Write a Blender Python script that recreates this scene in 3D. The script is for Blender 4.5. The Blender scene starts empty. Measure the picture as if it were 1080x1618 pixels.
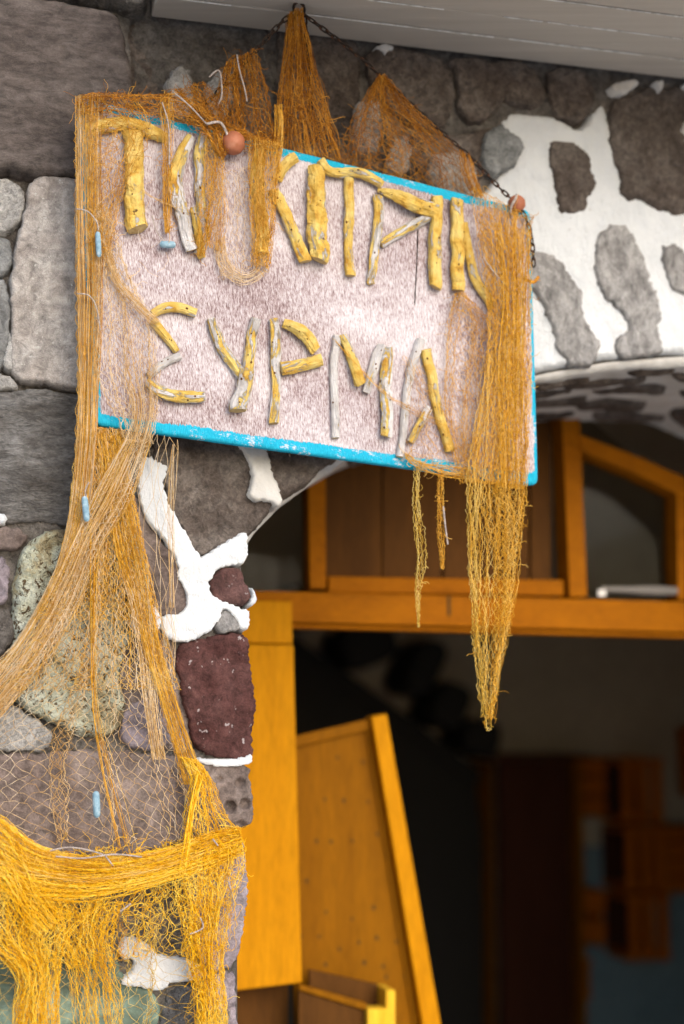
import bpy, math, random
import numpy as np
from mathutils import Vector, geometry

random.seed(7)
RNG = np.random.default_rng(11)
R = math.radians

# ------------------------------------------------------------------ camera, light, exposure
F_PX, CX, CY = 2400.0, 540.0, 809.0
PITCH = R(7.38)
CAM = np.array([0.0, 0.0, 1.55])
scene = bpy.context.scene
cam_d = bpy.data.cameras.new('camera')
cam_o = bpy.data.objects.new('camera', cam_d)
scene.collection.objects.link(cam_o)
cam_o.location = CAM
cam_o.rotation_euler = (R(90) + PITCH, 0, 0)
cam_d.sensor_fit = 'VERTICAL'
cam_d.sensor_height = 36
cam_d.lens = F_PX / 1618 * 36
cam_d.clip_start = 0.05
cam_d.clip_end = 400
cam_d.dof.use_dof = True
cam_d.dof.focus_distance = 2.56
cam_d.dof.aperture_fstop = 1.25
cam_d.dof.aperture_blades = 9
scene.camera = cam_o

world = bpy.data.worlds.new('World')
scene.world = world
world.use_nodes = True
wn = world.node_tree
sky = wn.nodes.new('ShaderNodeTexSky')
sky.sky_type = 'NISHITA'
sky.sun_disc = False
SUN_EL, SUN_AZ = 26.0, 150.0          # azimuth clockwise from +Y (north); 180 is behind the camera
sky.sun_elevation = R(SUN_EL)
sky.sun_rotation = R(SUN_AZ)
sky.air_density = 1.0
sky.dust_density = 1.9
sky.ozone_density = 1.0
bgn = wn.nodes['Background']
bgn.inputs['Strength'].default_value = 0.14
wn.links.new(sky.outputs[0], bgn.inputs['Color'])

sun_d = bpy.data.lights.new('sun', 'SUN')
sun_d.energy = 0.95
sun_d.angle = R(44)
sun_d.color = (1.0, 0.985, 0.97)
sun_o = bpy.data.objects.new('sun', sun_d)
scene.collection.objects.link(sun_o)
_az = R(SUN_AZ)
_d = Vector((math.sin(_az) * math.cos(R(SUN_EL)), math.cos(_az) * math.cos(R(SUN_EL)), math.sin(R(SUN_EL))))
sun_o.rotation_euler = _d.to_track_quat('Z', 'Y').to_euler()
sky.sun_rotation = _az
scene.view_settings.view_transform = 'Standard'
scene.view_settings.look = 'None'
scene.view_settings.exposure = 0.98
scene.view_settings.gamma = 1.0
scene.view_settings.use_curve_mapping = False

# ------------------------------------------------------------------ planes of the place
FWD = np.array([0, math.cos(PITCH), math.sin(PITCH)])
UP = np.array([0, -math.sin(PITCH), math.cos(PITCH)])
RIGHT = np.array([1.0, 0, 0])


class Plane:
    def __init__(self, o, u, v):
        self.o = np.array(o, float)
        self.u = np.array(u, float) / np.linalg.norm(u)
        self.v = np.array(v, float) / np.linalg.norm(v)
        n = np.cross(self.u, self.v)
        if np.dot(n, CAM - self.o) < 0:
            n = -n
        self.n = n / np.linalg.norm(n)

    def hit(self, px, py, off=0.0):
        px = np.asarray(px, float); py = np.asarray(py, float); off = np.asarray(off, float)
        d = FWD + ((px - CX) / F_PX)[..., None] * RIGHT + (-(py - CY) / F_PX)[..., None] * UP
        t = ((self.o - CAM) @ self.n + off) / (d @ self.n)
        return CAM + d * t[..., None]

    def ab(self, px, py):
        p = self.hit(px, py) - self.o
        return np.stack([p @ self.u, p @ self.v], -1)

    def at(self, ab, h):
        ab = np.asarray(ab, float)
        return self.o + ab[..., :1] * self.u + ab[..., 1:2] * self.v + np.asarray(h)[..., None] * self.n


def horiz(deg):
    return np.array([math.cos(R(deg)), math.sin(R(deg)), 0.0])


W = Plane((-0.05, 2.72, 0.0), horiz(15), (0, 0, 1))
_su = horiz(17.5)
_sn = np.array([_su[1], -_su[0], 0])
_lean = R(3)
S = Plane((-0.055, 2.59, CAM[2] + 0.70), _su, np.array([0, 0, math.cos(_lean)]) + _sn * math.sin(_lean))
_din = -W.n
D = Plane(W.o + _din * 0.64, W.u, (0, 0, 1))          # the door frame, inside the arch
B = Plane(W.o + _din * 4.0, W.u, (0, 0, 1))            # back wall of the room
PL = {'W': W, 'S': S, 'D': D, 'B': B}

# ------------------------------------------------------------------ noise in numpy
_PERM = RNG.random((64, 64, 64)).astype(np.float32)


def vnoise(p):
    p = np.asarray(p, float)
    i = np.floor(p).astype(int)
    f = p - i
    f = f * f * (3 - 2 * f)
    r = 0
    for dx in (0, 1):
        for dy in (0, 1):
            for dz in (0, 1):
                w = (f[..., 0] if dx else 1 - f[..., 0]) * (f[..., 1] if dy else 1 - f[..., 1]) * (f[..., 2] if dz else 1 - f[..., 2])
                r = r + w * _PERM[(i[..., 0] + dx) % 64, (i[..., 1] + dy) % 64, (i[..., 2] + dz) % 64]
    return r * 2 - 1


def fbm(p, octaves=4, gain=0.5):
    a, s, r = 1.0, 0.0, 0
    for k in range(octaves):
        r = r + a * vnoise(p * (2.03 ** k) + 17.3 * k)
        s += a
        a *= gain
    return r / s


# ------------------------------------------------------------------ materials
class NT:
    def __init__(self, name, rough=0.85, spec=0.25):
        self.m = bpy.data.materials.new(name)
        self.m.use_nodes = True
        self.t = self.m.node_tree
        self.b = self.t.nodes['Principled BSDF']
        self.b.inputs['Roughness'].default_value = rough
        self.b.inputs['Specular IOR Level'].default_value = spec
        self.tc = self.t.nodes.new('ShaderNodeTexCoord')
        self.obj = self.tc.outputs['Object']

    def n(self, typ, **kw):
        n = self.t.nodes.new(typ)
        for k, v in kw.items():
            setattr(n, k, v)
        return n

    def l(self, a, b):
        self.t.links.new(a, b)

    def mapping(self, scale=(1, 1, 1), rot=(0, 0, 0), src=None):
        n = self.n('ShaderNodeMapping')
        n.inputs['Scale'].default_value = scale
        n.inputs['Rotation'].default_value = rot
        self.l(src or self.obj, n.inputs['Vector'])
        return n.outputs[0]

    def noise(self, scale, detail=6, vec=None, rough=0.6, dist=0.0):
        n = self.n('ShaderNodeTexNoise')
        n.inputs['Scale'].default_value = scale
        n.inputs['Detail'].default_value = detail
        n.inputs['Roughness'].default_value = rough
        n.inputs['Distortion'].default_value = dist
        self.l(vec or self.obj, n.inputs['Vector'])
        return n.outputs[0]

    def voro(self, scale, vec=None, feature='F1'):
        n = self.n('ShaderNodeTexVoronoi', feature=feature)
        n.inputs['Scale'].default_value = scale
        self.l(vec or self.obj, n.inputs['Vector'])
        return n.outputs['Distance']

    def ramp(self, fac, stops):
        n = self.n('ShaderNodeValToRGB')
        e = n.color_ramp.elements
        while len(e) < len(stops):
            e.new(0.5)
        for k, (p, c) in enumerate(stops):
            e[k].position = p
            e[k].color = (c, c, c, 1) if isinstance(c, (int, float)) else (*c, 1)
        self.l(fac, n.inputs[0])
        return n.outputs[0]

    def mix(self, fac, a, b, mode='MIX'):
        n = self.n('ShaderNodeMix', data_type='RGBA', blend_type=mode)
        for sock, v in ((n.inputs[0], fac), (n.inputs[6], a), (n.inputs[7], b)):
            if isinstance(v, (int, float)):
                sock.default_value = v if sock.type == 'VALUE' else (v, v, v, 1)
            elif isinstance(v, tuple):
                sock.default_value = (*v, 1)
            else:
                self.l(v, sock)
        return n.outputs[2]

    def math(self, op, a, b=0.0):
        n = self.n('ShaderNodeMath', operation=op)
        for s, v in ((n.inputs[0], a), (n.inputs[1], b)):
            if isinstance(v, (int, float)):
                s.default_value = v
            else:
                self.l(v, s)
        return n.outputs[0]

    def done(self, col, bump=None, strength=0.5, dist=0.004):
        if isinstance(col, tuple):
            self.b.inputs['Base Color'].default_value = (*col, 1)
        else:
            self.l(col, self.b.inputs['Base Color'])
        if bump is not None:
            n = self.n('ShaderNodeBump')
            n.inputs['Strength'].default_value = strength
            n.inputs['Distance'].default_value = dist
            self.l(bump, n.inputs['Height'])
            self.l(n.outputs[0], self.b.inputs['Normal'])
        return self.m


def stone_mat(name, dark, mid, light, scale=9, grain=120, speck=None, stretch=(1, 1, 1), rot=(0, 0, 0), bump=0.6, bdist=0.004):
    k = NT(name, 0.92, 0.12)
    v = k.mapping(stretch, rot)
    big = k.noise(scale, 8, v, 0.65, 0.3)
    c = k.ramp(big, [(0.3, dark), (0.5, mid), (0.72, light)])
    fine = k.noise(grain * 2.2, 5, v, 0.75)
    medn = k.noise(scale * 5.5, 7, v, 0.75, 0.4)
    c = k.mix(0.9, c, k.ramp(medn, [(0.34, 0.22), (0.66, 0.78)]), 'OVERLAY')
    c = k.mix(0.75, c, k.ramp(fine, [(0.3, 0.32), (0.7, 0.68)]), 'OVERLAY')
    if speck:
        s = k.ramp(k.noise(grain * 0.55, 2), [(0.66, 0.0), (0.72, 1.0)])
        c = k.mix(s, c, speck)
    oi = k.n('ShaderNodeObjectInfo')
    c = k.mix(k.math('MULTIPLY', oi.outputs['Random'], 0.22), c, (0.10, 0.085, 0.075))
    h = k.math('ADD', k.math('MULTIPLY', medn, 1.0), k.math('MULTIPLY', fine, 0.30))
    return k.done(c, h, 1.0, bdist * 2.4 * max(bump, 0.6))


M = {}
M['stone_slab'] = stone_mat('grey brown slab stone', (0.07, 0.056, 0.050), (0.105, 0.087, 0.079), (0.15, 0.128, 0.118), 5, 150, None, (1, 1, 2.4), (0, 0.25, 0), 0.55)
M['stone_brown'] = stone_mat('brown rough stone', (0.075, 0.055, 0.045), (0.14, 0.112, 0.095), (0.24, 0.205, 0.18), 13, 130, None, bump=0.9, bdist=0.006)
M['stone_grey'] = stone_mat('pale grey stone', (0.20, 0.19, 0.185), (0.30, 0.29, 0.285), (0.40, 0.39, 0.38), 11, 160, None, (1, 1, 0.6), bump=0.7)
M['stone_light'] = stone_mat('light sandy grey stone', (0.24, 0.20, 0.175), (0.35, 0.315, 0.29), (0.47, 0.445, 0.42), 8, 200, (0.55, 0.53, 0.50), bump=0.5)
M['stone_blue'] = stone_mat('blue grey stone', (0.12, 0.125, 0.125), (0.19, 0.195, 0.195), (0.28, 0.285, 0.285), 9, 130, None)
M['stone_streak'] = stone_mat('streaked dark grey stone', (0.075, 0.068, 0.062), (0.15, 0.142, 0.135), (0.29, 0.285, 0.28), 9, 90, None, (0.8, 0.8, 1.9), (0, -0.2, 0), 0.8, 0.006)
M['stone_red'] = stone_mat('dark red stone', (0.055, 0.020, 0.018), (0.095, 0.042, 0.038), (0.145, 0.075, 0.07), 10, 140, (0.40, 0.34, 0.34), bump=0.8)
M['stone_purple'] = stone_mat('purple brown stone', (0.10, 0.074, 0.066), (0.18, 0.14, 0.125), (0.27, 0.222, 0.20), 8, 120, None)
M['stone_lilac'] = stone_mat('lilac grey stone', (0.17, 0.14, 0.16), (0.27, 0.23, 0.26), (0.36, 0.32, 0.35), 8, 150, None)
M['stone_vesicle'] = stone_mat('dark vesicular stone', (0.07, 0.07, 0.075), (0.15, 0.15, 0.155), (0.24, 0.24, 0.25), 30, 260, None, bump=1.0)
M['concrete'] = stone_mat('rough pebbly concrete', (0.13, 0.11, 0.09), (0.27, 0.24, 0.21), (0.42, 0.39, 0.35), 30, 190, (0.5, 0.47, 0.43), bump=1.0, bdist=0.008)
M['mortar'] = stone_mat('grey brown mortar', (0.10, 0.085, 0.075), (0.20, 0.18, 0.16), (0.32, 0.29, 0.265), 16, 170, None, bump=1.0, bdist=0.006)
M['mortar_pale'] = stone_mat('pale lumpy mortar', (0.30, 0.285, 0.265), (0.42, 0.405, 0.385), (0.56, 0.545, 0.525), 22, 170, None, bump=0.9)

k = NT('lichen covered stone', 0.95, 0.05)
big = k.noise(11, 6, None, 0.6, 0.6)
c = k.ramp(big, [(0.32, (0.13, 0.10, 0.07)), (0.42, (0.36, 0.31, 0.19)), (0.50, (0.46, 0.47, 0.36)), (0.66, (0.56, 0.58, 0.49))])
h1 = k.noise(85, 5, None, 0.7, 0.8)
c = k.mix(k.ramp(h1, [(0.40, 1.0), (0.47, 0.0)]), c, (0.10, 0.07, 0.04))
c = k.mix(k.ramp(k.noise(24, 4), [(0.55, 0.0), (0.68, 0.75)]), c, (0.40, 0.32, 0.16))
M['lichen'] = k.done(c, k.math('ADD', h1, k.noise(160, 3)), 1.0, 0.01)

k = NT('green stained stone', 0.95, 0.05)
c = k.ramp(k.noise(12, 6, None, 0.65, 0.5), [(0.3, (0.04, 0.05, 0.04)), (0.5, (0.14, 0.19, 0.15)), (0.62, (0.26, 0.36, 0.29)), (0.75, (0.36, 0.46, 0.38))])
M['green'] = k.done(c, k.noise(50, 6), 0.8, 0.006)

k = NT('brushed whitewash', 0.9, 0.15)
c = k.ramp(k.noise(14, 8, None, 0.7), [(0.25, (0.70, 0.72, 0.74)), (0.6, (0.80, 0.82, 0.84))])
c = k.mix(k.ramp(k.noise(70, 3), [(0.70, 0.0), (0.76, 0.55)]), c, (0.42, 0.40, 0.38))
M['white'] = k.done(c, k.math('ADD', k.noise(90, 8, k.mapping((1.0, 1.0, 0.45), (0, 0.5, 0)), 0.8), k.noise(26, 4)), 0.9, 0.010)

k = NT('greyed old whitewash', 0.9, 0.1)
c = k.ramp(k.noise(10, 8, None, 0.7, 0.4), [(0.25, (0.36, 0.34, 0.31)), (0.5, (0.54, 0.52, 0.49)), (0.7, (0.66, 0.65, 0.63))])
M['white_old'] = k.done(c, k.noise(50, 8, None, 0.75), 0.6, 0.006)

k = NT('beige eave paint', 0.6, 0.3)
vs = k.mapping((0.6, 12, 12), (0, 0, -R(15)))
c = k.ramp(k.noise(3, 6, vs), [(0.3, (0.44, 0.385, 0.325)), (0.7, (0.52, 0.46, 0.395))])
c = k.mix(k.ramp(k.noise(9, 7, vs, 0.75), [(0.64, 0.0), (0.68, 0.8)]), c, (0.62, 0.58, 0.53))
M['eave'] = k.done(c, k.noise(8, 6, vs), 0.35, 0.003)
k = NT('flaked white primer', 0.8, 0.2)
M['eave_white'] = k.done(k.ramp(k.noise(40, 4), [(0.35, (0.42, 0.38, 0.33)), (0.55, (0.74, 0.71, 0.67))]), k.noise(60), 0.5, 0.002)
M['dark_gap'] = NT('near black crack', 0.95, 0.05).done((0.03, 0.024, 0.02))  # near black colour for the crack in the sign board


def paint(name, c0, c1, chip=None, stretch=(6, 6, 0.7), rough=0.6):
    k = NT(name, rough, 0.05)
    v = k.mapping(stretch)
    c = k.ramp(k.noise(4, 6, v), [(0.3, c0), (0.7, c1)])
    g = k.noise(16, 7, k.mapping(tuple(q * 1.8 for q in stretch)), 0.75)
    c = k.mix(0.55, c, k.ramp(g, [(0.32, 0.26), (0.5, 0.5), (0.68, 0.66)]), 'OVERLAY')
    if chip:
        c = k.mix(k.ramp(k.noise(11, 8, v, 0.75), [(0.67, 0.0), (0.70, 0.9)]), c, chip)
    return k.done(c, g, 0.35, 0.002)


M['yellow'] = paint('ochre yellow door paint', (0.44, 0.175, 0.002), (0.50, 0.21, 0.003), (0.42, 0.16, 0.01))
M['yellow_shaded'] = paint('shaded worn ochre paint', (0.165, 0.060, 0.0012), (0.22, 0.083, 0.0016), (0.14, 0.06, 0.01))  # the post's ochre again, with the leaf's shade put into the colour
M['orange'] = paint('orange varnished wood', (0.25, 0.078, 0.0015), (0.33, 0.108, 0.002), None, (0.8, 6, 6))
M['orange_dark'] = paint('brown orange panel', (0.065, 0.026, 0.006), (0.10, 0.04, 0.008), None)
M['pale_yellow'] = paint('chipped pale yellow paint', (0.62, 0.36, 0.02), (0.70, 0.44, 0.04), (0.52, 0.46, 0.30))
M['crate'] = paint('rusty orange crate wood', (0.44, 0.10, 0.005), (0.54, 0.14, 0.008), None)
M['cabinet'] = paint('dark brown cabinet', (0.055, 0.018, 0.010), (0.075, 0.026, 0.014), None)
M['room'] = paint('room plaster', (0.50, 0.42, 0.31), (0.58, 0.49, 0.37), None, (1, 1, 1), 0.9)
M['room_blue'] = paint('room blue grey dado', (0.20, 0.29, 0.33), (0.25, 0.34, 0.38), None, (1, 1, 1), 0.9)
M['black'] = NT('matt black', 0.7, 0.2).done((0.02, 0.018, 0.016))
M['grey_cloth'] = NT('grey cloth', 0.9, 0.1).done((0.20, 0.185, 0.17))
M['hole'] = NT('dark nail hole', 0.9, 0.05).done((0.05, 0.035, 0.015))

k = NT('dark glass', 0.08, 0.5)
k.b.inputs['Transmission Weight'].default_value = 1.0
k.b.inputs['Roughness'].default_value = 0.02
k.b.inputs['IOR'].default_value = 1.10
M['glass'] = k.done((0.62, 0.60, 0.52))

k = NT('street paving', 0.9, 0.2)
c = k.ramp(k.noise(2.5, 8), [(0.3, (0.46, 0.44, 0.41)), (0.7, (0.58, 0.56, 0.52))])
M['paving'] = k.done(c, k.noise(60), 0.5)

k = NT('rusty chain iron', 0.75, 0.4)
k.b.inputs['Metallic'].default_value = 0.4
M['chain'] = k.done(k.ramp(k.noise(90, 5), [(0.35, (0.018, 0.015, 0.014)), (0.55, (0.045, 0.028, 0.02)), (0.75, (0.15, 0.06, 0.03))]), k.noise(300), 0.6, 0.001)
k = NT('terracotta float', 0.6, 0.35)
M['terracotta'] = k.done(k.ramp(k.noise(40, 6), [(0.3, (0.26, 0.085, 0.04)), (0.55, (0.38, 0.135, 0.07)), (0.8, (0.50, 0.24, 0.15))]), k.noise(90), 0.35, 0.001)
k = NT('weathered blue lead', 0.6, 0.4)
M['lead'] = k.done(k.ramp(k.noise(150, 4), [(0.3, (0.13, 0.24, 0.32)), (0.55, (0.23, 0.36, 0.44)), (0.75, (0.45, 0.52, 0.56))]), k.noise(200), 0.4, 0.001)
k = NT('white cord', 0.9, 0.1)
M['cord'] = k.done(k.ramp(k.noise(200, 3), [(0.3, (0.24, 0.19, 0.16)), (0.7, (0.50, 0.44, 0.41))]), k.noise(500), 0.8, 0.001)


def net_mat(name, stops, scale=9.0):
    k = NT(name, 0.6, 0.15)
    a = k.noise(scale, 3)
    b = k.noise(scale * 14, 2)
    at = k.n('ShaderNodeAttribute', attribute_name='tone')
    f = k.math('ADD', k.math('ADD', k.math('MULTIPLY', a, 0.40), k.math('MULTIPLY', b, 0.35)), k.math('MULTIPLY', at.outputs['Fac'], 0.25))
    k.b.inputs['Subsurface Weight'].default_value = 0.0
    return k.done(k.ramp(f, stops))


M['net_shaded'] = net_mat('shaded deep orange net twine', [(0.36, (0.20, 0.065, 0.006)), (0.5, (0.44, 0.165, 0.012)), (0.66, (0.66, 0.32, 0.05))])  # deeper orange, with shade at the top of the wall darkening the colour
M['net_orange'] = net_mat('orange net twine', [(0.36, (0.38, 0.15, 0.010)), (0.5, (0.67, 0.335, 0.032)), (0.66, (0.78, 0.47, 0.12))])
M['net_gold'] = net_mat('golden net twine', [(0.36, (0.44, 0.19, 0.010)), (0.5, (0.72, 0.37, 0.028)), (0.66, (0.80, 0.54, 0.16))])
M['net_beige'] = net_mat('faded beige net twine', [(0.36, (0.48, 0.26, 0.07)), (0.5, (0.68, 0.45, 0.20)), (0.66, (0.80, 0.66, 0.48))])
M['net_yellow'] = net_mat('bright yellow net twine', [(0.34, (0.56, 0.24, 0.002)), (0.5, (0.92, 0.50, 0.005)), (0.66, (0.94, 0.68, 0.12))])
M['net_straw'] = net_mat('straw coloured net twine', [(0.36, (0.40, 0.22, 0.02)), (0.5, (0.64, 0.41, 0.07)), (0.66, (0.74, 0.57, 0.22))])

# weathered board: border attribute written on the mesh drives the cyan paint edge
k = NT('weathered pink white board', 0.85, 0.2)
uv = k.tc.outputs['UV']
v1 = k.mapping((230, 24, 1), src=uv)
v2 = k.mapping((480, 70, 1), (0, 0, 0.03), src=uv)
s1 = k.noise(1.0, 7, v1, 0.7)
s2 = k.noise(1.0, 4, v2, 0.7)
s3 = k.noise(3.2, 5, uv, 0.6)
f = k.math('ADD', k.math('ADD', k.math('MULTIPLY', s1, 0.38), k.math('MULTIPLY', s2, 0.50)), k.math('MULTIPLY', s3, 0.34))
c = k.ramp(f, [(0.49, (0.13, 0.08, 0.078)), (0.555, (0.29, 0.215, 0.22)), (0.615, (0.44, 0.385, 0.40)), (0.70, (0.62, 0.58, 0.61))])
at = k.n('ShaderNodeAttribute', attribute_name='border')
e = k.math('ADD', at.outputs['Fac'], k.math('MULTIPLY', k.math('SUBTRACT', k.noise(1.0, 5, v1, 0.7), 0.5), 0.9))
e = k.math('ADD', e, k.math('MULTIPLY', k.math('SUBTRACT', k.noise(7.0, 3, uv), 0.5), 0.9))
cy = k.ramp(k.noise(1.0, 4, v2), [(0.3, (0.004, 0.27, 0.43)), (0.7, (0.02, 0.42, 0.60))])
cy = k.mix(k.ramp(k.noise(16.0, 8, uv, 0.85), [(0.55, 0.0), (0.60, 0.85)]), cy, (0.62, 0.58, 0.60))
c = k.mix(k.ramp(e, [(0.48, 0.0), (0.53, 1.0)]), c, cy)
M['board'] = k.done(c, f, 0.6, 0.003)

# driftwood letter sticks, painted yellow, flaking to bare wood
def stick_mat(name, bare):
    k = NT(name, 0.75, 0.25)
    uv = k.tc.outputs['UV']
    v = k.mapping((1.9, 2.4, 1), src=uv)
    f = k.noise(1.5, 9, v, 0.72, 0.5)
    yel = k.ramp(k.noise(38, 5), [(0.30, (0.50, 0.24, 0.03)), (0.43, (0.72, 0.46, 0.09)), (0.62, (0.82, 0.62, 0.20))])
    wood = k.ramp(k.noise(25, 4), [(0.3, (0.48, 0.44, 0.42)), (0.6, (0.74, 0.71, 0.70))])
    c = k.mix(k.ramp(f, [(bare, 0.0), (bare + 0.03, 1.0)]), yel, wood)
    c = k.mix(k.ramp(k.noise(60, 2), [(0.70, 0.0), (0.75, 0.9)]), c, (0.10, 0.05, 0.02))
    return k.done(c, k.math('ADD', k.math('ADD', k.noise(110, 8, None, 0.8), k.noise(2.0, 3, k.mapping((3, 9, 1), src=uv))), k.math('MULTIPLY', k.ramp(f, [(bare, 1.0), (bare + 0.03, 0.0)]), 0.5)), 1.0, 0.006)


M['stick'] = stick_mat('flaking yellow driftwood', 0.57)
M['stick_mid'] = stick_mat('half bare yellow driftwood', 0.475)
M['stick_bare'] = stick_mat('mostly bare driftwood', 0.37)
k = NT('sawn wood end', 0.9, 0.1)
M['sawn'] = k.done(k.ramp(k.noise(60, 4), [(0.3, (0.36, 0.24, 0.10)), (0.7, (0.60, 0.45, 0.22))]), k.noise(120), 0.6)

M['knot'] = NT('dark knot', 0.9, 0.1).done((0.12, 0.05, 0.018))

# ------------------------------------------------------------------ object helpers
def tag(o, label=None, cat=None, group=None, kind=None):
    if label: o['label'] = label
    if cat: o['category'] = cat
    if group: o['group'] = group
    if kind: o['kind'] = kind
    return o


def thing(name, label, cat, loc, group=None):
    o = bpy.data.objects.new(name, None)
    scene.collection.objects.link(o)
    o.empty_display_size = 0.05
    o.location = [float(x) for x in loc]
    return tag(o, label, cat, group)


ORIGIN = {}


def mesh_obj(name, V, Fc, mat, parent=None, smooth=False, uv=None, attr=None, origin=None):
    """faces in world coordinates; the object's origin is its parent's or its own base"""
    V = np.asarray(V, float)
    if parent is not None:
        org = np.array(ORIGIN.get(parent.name, parent.location[:]))
        base = org
    else:
        base = np.array(origin) if origin is not None else np.array([V[:, 0].mean(), V[:, 1].mean(), V[:, 2].min()])
    me = bpy.data.meshes.new(name)
    if isinstance(Fc, np.ndarray):
        nf, kf = Fc.shape
        me.vertices.add(len(V)); me.vertices.foreach_set('co', (V - base).astype(np.float32).ravel())
        me.loops.add(nf * kf); me.loops.foreach_set('vertex_index', Fc.astype(np.int32).ravel())
        me.polygons.add(nf); me.polygons.foreach_set('loop_start', np.arange(0, nf * kf, kf, dtype=np.int32))
        me.update(calc_edges=True)
    else:
        me.from_pydata((V - base).tolist(), [], Fc)
    if smooth:
        me.polygons.foreach_set('use_smooth', np.ones(len(me.polygons), dtype=bool))
    if uv is not None:
        lay = me.uv_layers.new(name='UVMap')
        li = np.empty(len(me.loops), dtype=np.int32); me.loops.foreach_get('vertex_index', li)
        lay.data.foreach_set('uv', np.asarray(uv, np.float32)[li].ravel())
    if attr is not None:
        for an, av in attr.items():
            a = me.attributes.new(an, 'FLOAT', 'POINT')
            a.data.foreach_set('value', np.asarray(av, np.float32))
    mats = mat if isinstance(mat, (list, tuple)) else [mat]
    for m_ in mats:
        me.materials.append(m_)
    me.update()
    o = bpy.data.objects.new(name, me)
    scene.collection.objects.link(o)
    if parent is not None:
        o.parent = parent
        ORIGIN[o.name] = base
    else:
        o.location = base
        ORIGIN[o.name] = base
    return o


def box_geo(o, ux, uy, uz, lo, hi):
    """box in a frame: o + x*ux + y*uy + z*uz"""
    V = []
    for z in (lo[2], hi[2]):
        for x, y in ((lo[0], lo[1]), (hi[0], lo[1]), (hi[0], hi[1]), (lo[0], hi[1])):
            V.append(o + x * ux + y * uy + z * uz)
    Fc = [(0, 3, 2, 1), (4, 5, 6, 7), (0, 1, 5, 4), (1, 2, 6, 5), (2, 3, 7, 6), (3, 0, 4, 7)]
    return V, Fc


def bevel(o, w=0.002, seg=2):
    m_ = o.modifiers.new('bevel', 'BEVEL')
    m_.width = w; m_.segments = seg; m_.limit_method = 'ANGLE'
    return o


def poly_box(name, plane, pts, front, back, mat, parent, bw=0.003, raw_ab=None):
    """a board whose outline is given on a plane (pixels of its real corners), thickness front..back along the normal"""
    ab = np.array(raw_ab) if raw_ab is not None else plane.ab([p[0] for p in pts], [p[1] for p in pts])
    a2 = np.sum(ab[:, 0] * np.roll(ab[:, 1], -1) - np.roll(ab[:, 0], -1) * ab[:, 1])
    if a2 < 0: ab = ab[::-1]
    n = len(ab)
    V = np.vstack([plane.at(ab, np.full(n, front)), plane.at(ab, np.full(n, back))])
    Fc = [list(range(n)), list(range(2 * n - 1, n - 1, -1))] + [[j, n + j, n + (j + 1) % n, (j + 1) % n] for j in range(n)]
    o = mesh_obj(name, V, Fc, mat, parent)
    if bw: bevel(o, bw)
    return o


def rect(x0, y0, x1, y1):
    return [(x0, y0), (x1, y0), (x1, y1), (x0, y1)]


# -------- relief slabs: a traced outline filled with a fine displaced surface
def chaikin(P, it=2, closed=True):
    for _ in range(it):
        Q = np.roll(P, -1, axis=0)
        P = np.stack([P * 0.75 + Q * 0.25, P * 0.25 + Q * 0.75], 1).reshape(-1, P.shape[1])
    return P


def resample(P, sp):
    Q = np.vstack([P, P[:1]])
    seg = np.linalg.norm(np.diff(Q, axis=0), axis=1)
    L = np.concatenate([[0], np.cumsum(seg)])
    n = max(8, int(L[-1] / sp))
    t = np.linspace(0, L[-1], n, endpoint=False)
    return np.stack([np.interp(t, L, Q[:, j]) for j in range(P.shape[1])], 1)


def inside(P, poly):
    x, y = P[:, 0], P[:, 1]
    r = np.zeros(len(P), bool)
    q = np.roll(poly, -1, axis=0)
    for (x0, y0), (x1, y1) in zip(poly, q):
        c = ((y0 > y) != (y1 > y))
        if y0 != y1:
            r ^= c & (x < (x1 - x0) * (y - y0) / (y1 - y0) + x0)
    return r


def dist_poly(P, poly):
    a = poly; b = np.roll(poly, -1, axis=0)
    d = b - a
    L = (d ** 2).sum(1) + 1e-12
    out = np.full(len(P), 1e9)
    for s in range(0, len(P), 4000):
        p = P[s:s + 4000, None, :]
        t = np.clip(((p - a) * d).sum(2) / L, 0, 1)
        q = a + t[..., None] * d
        out[s:s + 4000] = np.sqrt(((p - q) ** 2).sum(2)).min(1)
    return out


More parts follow.
